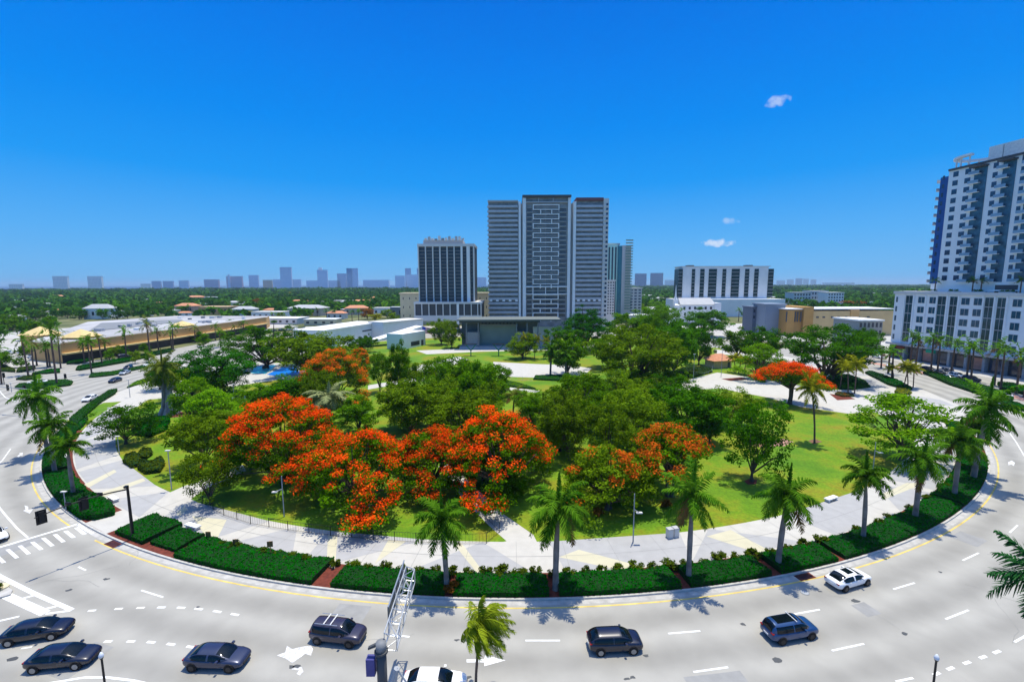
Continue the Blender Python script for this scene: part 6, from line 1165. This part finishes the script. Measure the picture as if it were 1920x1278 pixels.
def gantry():
    Y = 27.4; X = zat(714, 1200, Y)[0]; zt_ = zat(714, 1203, Y)[1]; t = thing('sign_gantry', 'grey steel cantilever gantry with a truss arm seen end-on', 'gantry', (X, Y, 0)); z0 = zt_ - .5
    g = MB(); g.tube([(0, 0, 0), (0, 0, 4), (0, 0, zt_ - .6)], [.36, .33, .32], DGREY, 16); g.build('post', t, True); g = MB(); g.tube([(0, 0, zt_ - .6), (0, 0, zt_)], .34, MGREY, 16); g.build('post_cap', t, True); g = MB(); g.tube([(0, 0, zt_ - .72), (0, 0, zt_ - .58)], .45, DGREY, 16); g.build('flange', t)
    tp = Vector(A(757, 1072, zt_ + .6)); Lg = tp.y - Y; dxe = (tp.x - X); 
    ch = [(.15, .0), (.95, -.25), (.95, -1.3), (.1, -1.2)]    # chord offsets (x, z)
    P = lambda f, c: Vector((ch[c][0] * (1 - .15 * f) + dxe * f * .65, .3 + Lg * f, z0 + .9 + ch[c][1] + .5 * f))
    g = MB()
    for c in range(4): g.tube([P(0, c), P(.5, c), P(1, c)], .05, STEEL, 6)
    g.build('chords', t); g = MB(); n = 6
    for i in range(n):
        f0, f1 = i / n, (i + 1) / n
        for c in range(4):
            d = (c + 1) % 4; g.tube([P(f0, c), P(f0, d)], .03, STEEL, 5); g.tube([P(f0, c) if i % 2 else P(f1, c), P(f1, d) if i % 2 else P(f0, d)], .028, STEEL, 5)
    for c in range(4): g.tube([P(1, c), P(1, (c + 1) % 4)], .04, STEEL, 5)
    g.build('bracing', t)
    a, b = P(.28, 0), P(1.04, 0); off = Vector((-.2, 0, 0)); g = MB(); v = []
    for p in (a, b):
        for dz in (.35, -1.0): v += [p + off + Vector((0, 0, dz)), p + off + Vector((-.06, 0, dz))]
    g.add(v, [(0, 4, 6, 2), (1, 3, 7, 5), (0, 1, 5, 4), (2, 6, 7, 3), (0, 2, 3, 1), (4, 5, 7, 6)], mat('sign_back', (.10, .11, .11), .5)); g.build('sign_panel', t); g = MB(); 
    for f in (.35, .6, .85): p = a.lerp(b, f); g.tube([p + off + Vector((.04, 0, .35)), p + off + Vector((.04, 0, -1.0))], .045, STEEL, 5); g.tube([p + off, p], .04, STEEL, 5)
    for dz in (.35, -1.0): g.tube([a + off + Vector((0, 0, dz)), b + off + Vector((0, 0, dz))], .05, STEEL, 5)
    g.build('panel_brackets', t); g = MB(); g.box(-.95, -.38, -.35, .15, zt_ - 2.2, zt_ - 1.0, mat('blue_box_paint', (.06, .06, .22), .5)); g.build('equipment_box', t); g = MB(); g.add([(-.35, -.1, zt_ - .1), (-.85, -.1, zt_ - .35), (-.85, .1, zt_ - .35), (-.35, .1, zt_ - .1), (-.35, -.1, zt_ - .3), (-.85, -.1, zt_ - .5), (-.85, .1, zt_ - .5), (-.35, .1, zt_ - .3)], [(0, 3, 2, 1), (4, 5, 6, 7), (0, 1, 5, 4), (1, 2, 6, 5), (2, 3, 7, 6), (3, 0, 4, 7)], DGREY); g.build('bracket', t)
gantry()
def bracket():
    Y = 26.2; X, zt_ = zat(744, 1252, Y); X0 = zat(736, 1290, Y)[0]; t = thing('steel_frame_post', 'grey steel A-shaped frame right of the gantry foot', 'post', (X0, Y, 0)); g = MB(); d = X - X0; g.prism([(-.22, -.12), (.22, -.12), (.22, .12), (-.22, .12)], 0, zt_ - 1.3, GALV)
    g.tube([(0, 0, zt_ - 1.35), (d, 0, zt_)], .2, GALV, 6); g.build('post', t); g = MB(); g.tube([(d, 0, zt_), (d + .7, 0, zt_ - 1.2)], .06, GALV, 6); g.build('strut', t)
bracket()
def lamp(x, yt, h, lab, k=1., globe=True):
    X, Y = A(x, yt, h); t = thing('street_lamp', lab, 'street lamp', (X, Y, 0), group='black street lamps on the near kerb'); g = MB(); g.tube([(0, 0, 0), (0, 0, .5), (0, 0, .6), (0, 0, h - .55), (0, 0, h - .4)], [.16, .14, .08, .065, .13], BLACK, 10); g.build('pole', t); g = MB(); g.tube([(0, 0, h - .4), (0, 0, h - .25), (0, 0, h)], [.12, .17, .05], mat('lamp_glass', (.62, .66, .72), .2, 0), 10); g.build('lamp_head', t, True)
lamp(189, 1222, 4.6, 'black street lamp in front of the dark navy sedan'); lamp(1757, 1226, 4.6, 'black street lamp at the bottom right')
def light_pole(x, yb, yt, lab, arm=0, m_=GALV, z=Z, r_=.08):
    X, Y = A(x, yb, z); h = zat(x, yt, Y)[1] - z; t = thing('light_pole', lab, 'light pole', (X, Y, z), group='thin light poles of the park'); g = MB(); g.tube([(0, 0, 0), (0, 0, h * .5), (0, 0, h)], [r_, r_ * .8, r_ * .7], m_, 6); g.build('pole', t)
    g = MB(); g.tube([(0, 0, h * .68), (arm, 0, h * .62)], .05, m_, 5) if arm else g.tube([(0, 0, h - .01), (0, 0, h + .02)], .06, m_, 5); g.build('bracket', t); g = MB(); g.box(arm - .35, arm + .35, -.15, .15, h * .6 if arm else h, (h * .6 if arm else h) + .12, OFFW); g.build('lamp_head', t)
for d in ((533, 968, 892, 'grey light pole under the largest flame tree', -1.), (1187, 1016, 925, 'thin light pole at the lawn edge left of the small white kiosk box', .6), (1637, 880, 828, 'light pole with horizontal arm near the twin trunked tree', .9), (224, 852, 818, 'thin pole at the left lawn edge', 0), (322, 918, 845, 'long thin pole on the lawn corner above the curb signs', 0), (244, 745, 712, 'thin pole beside the upper left road', 0), (208, 795, 765, 'thin pole on the upper left promenade', 0), (124, 957, 922, 'short lamp post standing in the corner hedge', 0), (440, 760, 720, 'white mast at the splash pad entrance', 0), (1352, 705, 655, 'thin pole by the curved railing', 0), (1300, 712, 664, 'thin pole among trees left of the kiosk', 0), (22, 735, 718, 'short post at the far left junction', 0)): light_pole(*d)
for i, (x, yb, yt, lab) in enumerate(((392, 1016, 996, 'leftmost of the three small brown signs in the hedge'), (443, 1030, 1010, 'middle one of the three small brown signs in the hedge'), (508, 1044, 1014, 'rightmost of the three small brown signs in the hedge'))):
    X, Y = A(x, yb, Z); h = zat(x, yt, Y)[1] - Z; t = thing('small_sign', lab, 'sign', (X, Y, Z), .1 * i, 'small brown signs behind the long hedge'); OR = mat('orange_post', (.55, .22, .05), .7); g = MB(); g.tube([(0, 0, 0), (0, 0, h)], .06, OR, 6); g.build('post', t); g = MB(); g.box(-.3, .3, -.05, -.01, h - .65, h, mat('sign_brown', (.16, .09, .03), .6)); g.build('board', t)
# black fence round the lawn corner
def fence(L, h, lab, m_=BLACK, step=2.4, z=Z, bars=True):
    P_ = [Vector(A(x, y, z)) for x, y in L]; t = thing('metal_fence', lab, 'fence', (P_[0].x, P_[0].y, z)); o = P_[0]; pm = MB(); pm.tube([(0, 0, 0), (0, 0, h)], .045, m_, 5); pmesh = pm.mesh('post')
    for a, b in zip(P_, P_[1:]):
        k = max(1, int((b - a).length / step))
        for i in range(k):
            p, q = a.lerp(b, i / k) - o, a.lerp(b, (i + 1) / k) - o; part('post', pmesh, t, (p.x, p.y, 0)); g = MB()
            for zz in (h * .97, h * .1): g.tube([(p.x, p.y, zz), (q.x, q.y, zz)], .022, m_, 4)
            if bars:
                for j in range(1, 8): w = p.lerp(q, j / 8); g.tube([(w.x, w.y, h * .1), (w.x, w.y, h * .97)], .012, m_, 3, False)
            g.build('panel', t)
fence([(362, 934), (420, 966), (470, 982), (540, 994), (620, 1004), (700, 1012), (780, 1017), (860, 1019), (912, 1018), (937, 997), (912, 972), (868, 925), (836, 886)], 1.25, 'black metal fence round the lawn corner under the flame trees')
fence([(366, 925), (388, 911), (456, 878)], 1.1, 'grey railing beside the white path left of the flame trees', GALV)
fence([(1290, 700), (1320, 706), (1335, 700), (1336, 690), (1310, 682)], 1.2, 'curved railing round the bed by the orange kiosk', GALV, bars=False)
fence([(925, 706), (960, 712), (1000, 714)], 1.3, 'pale railing along the central plaza', OFFW)
# pale seats and slabs, small kiosk box, person, pieces on the pavement
for i, (x, y, lab) in enumerate(((362, 990, 'white slab bench behind the low short hedge'), (213, 938, 'white slab bench behind the corner hedge'), (124, 858, 'white slab bench near the left hedge palms'), (126, 897, 'white slab bench beside the dark trunked palm'), (1558, 938, 'white slab bench at the right lawn edge'), (1732, 948, 'white slab bench right of the leaning palm'))):
    X, Y = A(x, y, Z); t = thing('slab_bench', lab, 'bench', (X, Y, Z + .02), math.radians(ang(x, y)), 'white slab benches on the promenade'); g = MB(); g.box(-1.1, 1.1, -.35, .35, .32, .46, WHITE); g.build('seat', t)
    for s_ in (-.8, .8): g = MB(); g.box(s_ - .12, s_ + .12, -.3, .3, 0, .32, OFFW); g.build('leg', t)
def bin_():
    X, Y = A(1261, 1006, Z); t = thing('litter_bin', 'small pale double litter bin at the lawn edge', 'bin', (X, Y, Z + .02), .3)
    for i in (0, 1): g = MB(); g.box(-.75 + i * .8, -.1 + i * .8, -.3, .3, 0, 1.05, OFFW); g.build('body', t); g = MB(); g.box(-.78 + i * .8, -.07 + i * .8, -.33, .33, 1.05, 1.15, LGREY); g.build('lid', t)
bin_()
def person():
    X, Y = A(1646, 753, Z); t = thing('person', 'person in dark top and pale trousers crossing the right plaza', 'person', (X, Y, Z + .02), .4)
    SKIN = mat('skin', (.35, .19, .12), .6, 0); DK = mat('dark_shirt', (.02, .02, .03), .8, 0); PT = mat('pale_trousers', (.55, .55, .52), .8, 0)
    J = dict(p=(0, 0, .92), c=(0, 0, 1.18), n=(0, .01, 1.45), h=(0, -.02, 1.56), t=(0, -.02, 1.68), ls=(-.17, 0, 1.4), le=(-.22, .08, 1.13), lw=(-.2, -.05, .9), lh=(-.2, -.09, .81), rs=(.17, 0, 1.4), re=(.23, -.05, 1.14), rw=(.2, -.2, .95), rh=(.2, -.25, .88), lhp=(-.09, 0, .88), lk=(-.1, -.14, .5), la=(-.1, -.12, .09), lt=(-.1, -.28, .04), rhp=(.09, 0, .88), rk=(.1, .05, .48), ra=(.1, .24, .12), rt=(.1, .12, .03))
    names = list(J); E_ = [('p', 'c'), ('c', 'n'), ('n', 'h'), ('h', 't'), ('n', 'ls'), ('ls', 'le'), ('le', 'lw'), ('lw', 'lh'), ('n', 'rs'), ('rs', 're'), ('re', 'rw'), ('rw', 'rh'), ('p', 'lhp'), ('lhp', 'lk'), ('lk', 'la'), ('la', 'lt'), ('p', 'rhp'), ('rhp', 'rk'), ('rk', 'ra'), ('ra', 'rt')]
    me = bpy.data.meshes.new('body'); me.from_pydata([J[k] for k in names], [(names.index(a), names.index(b)) for a, b in E_], []); me.materials.append(SKIN); o = part('body', me, t); sk_ = o.modifiers.new('skin', 'SKIN'); o.modifiers.new('sub', 'SUBSURF').levels = 1
    R_ = dict(p=.13, c=.13, n=.055, h=.085, t=.07, ls=.06, le=.045, lw=.03, lh=.035, rs=.06, re=.045, rw=.03, rh=.035, lhp=.085, lk=.06, la=.04, lt=.035, rhp=.085, rk=.06, ra=.04, rt=.035)
    for i, k in enumerate(names): me.skin_vertices[0].data[i].radius = (R_[k], R_[k]); me.skin_vertices[0].data[i].use_root = (k == 'p')
    g = MB(); g.tube([(0, 0, .9), (0, 0, 1.15), (0, 0, 1.38), (0, 0, 1.44)], [.17, .165, .19, .08], DK, 10); g.tube([J['ls'], J['le'], J['lw']], [.075, .06, .045], DK, 7); g.tube([J['rs'], J['re'], J['rw']], [.075, .06, .045], DK, 7); g.build('shirt', t, True)
    g = MB(); g.tube([(0, 0, .96), (0, 0, .84)], [.165, .15], PT, 10); g.tube([J['lhp'], J['lk'], J['la']], [.105, .08, .06], PT, 8); g.tube([J['rhp'], J['rk'], J['ra']], [.105, .08, .06], PT, 8); g.build('trousers', t, True); g = MB(); g.dome((0, -.005, 1.6), .1, .11, .12, BLACK, 10, 4); g.build('hair', t, True)
person()
# concrete island and planter at the left edge, shade posts of the splash pad
def island():
    X, Y = A(-12, 1112); t = thing('traffic_island', 'kerbed concrete island with small planter at the left edge', 'traffic island', (X, Y, 0)); P_ = [Vector(A(x, y)) - Vector((X, Y)) for x, y in ((-70, 1085), (-20, 1082), (6, 1095), (24, 1108), (20, 1116), (0, 1122), (-60, 1130))]
    g = MB(); g.prism([tuple(p) for p in P_], 0, .16, GUT); g.build('kerbstone', t); g = MB(); c = Vector(A(-2, 1104)) - Vector((X, Y)); g.prism([(c.x + .9 * math.cos(i * .52), c.y + .6 * math.sin(i * .52)) for i in range(12)], .16, .3, CREAM); g.build('planter_ring', t)
    r = np.random.default_rng(3); V, Q_, ti = leafcloud(np.array([[c.x, c.y, .45]] * 3) + r.normal(size=(3, 3)) * .2, np.full(3, .45), 250, .12, 3); part('plants', npmesh('plants', V, Q_, SHRUB, ti), t)
island()
SP = []
for x, y, yt in ((455, 782, 745), (462, 785, 742), (438, 768, 738)):
    X, Y = A(x, y, Z); h = zat(x, yt, Y)[1] - Z; t = thing('shade_post', 'x', 'post', (X, Y, Z), group='white posts near the splash pad'); g = MB(); g.tube([(0, 0, 0), (0, 0, h)], .14, WHITE, 8); g.build('pole', t); g = MB(); g.tube([(0, 0, 0), (0, 0, h * .35)], .17, YROOF, 8); g.build('base_sleeve', t); SP.append(t)
row_labels(SP, 'white post with yellow foot, {} from the left near the splash pad')
def parasol(x, y, h, w, lab):
    X, Y = A(x, y, 0); t = thing('canvas_shelter', lab, 'canopy', (X, Y, 0)); g = MB(); g.box(-w / 2, w / 2, 0, 3, h - .9, h, MINT); g.build('canvas', t)
    for s_ in (-1, 1): g = MB(); g.tube([(s_ * w * .45, .2, 0), (s_ * w * .45, .2, h - .9)], .08, WHITE, 5); g.build('pole', t)
parasol(1653, 678, 4, 7, 'green canvas shelter by the far corner of the white block')
# ------------------------------------------------------------------ haze over the whole place
hz = MB(); hz.box(-15000, 15000, -400, 15000, -1.2, 112, ASPH); hm = hz.mesh('haze'); hm.materials.clear(); HM = bpy.data.materials.new('haze'); HM.use_nodes = True; HM.node_tree.nodes.clear(); o_ = HM.node_tree.nodes.new('ShaderNodeOutputMaterial'); v_ = HM.node_tree.nodes.new('ShaderNodeVolumePrincipled'); v_.inputs['Color'].default_value = (.6, .8, 1, 1); v_.inputs['Density'].default_value = 8e-5; v_.inputs['Anisotropy'].default_value = .3; HM.node_tree.links.new(v_.outputs[0], o_.inputs['Volume']); hm.materials.append(HM)
tag(part('haze', hm), 'thin blue haze over the distant city', 'haze', kind='stuff')
# the pattern trees stood below ground only to be copied
for L_ in PR.values():
    for p in L_:
        for c in list(p.children): bpy.data.objects.remove(c)
        bpy.data.objects.remove(p)
for p in BU:
    for c in list(p.children): bpy.data.objects.remove(c)
    bpy.data.objects.remove(p)
for r_ in TREES: print('TREE', r_)
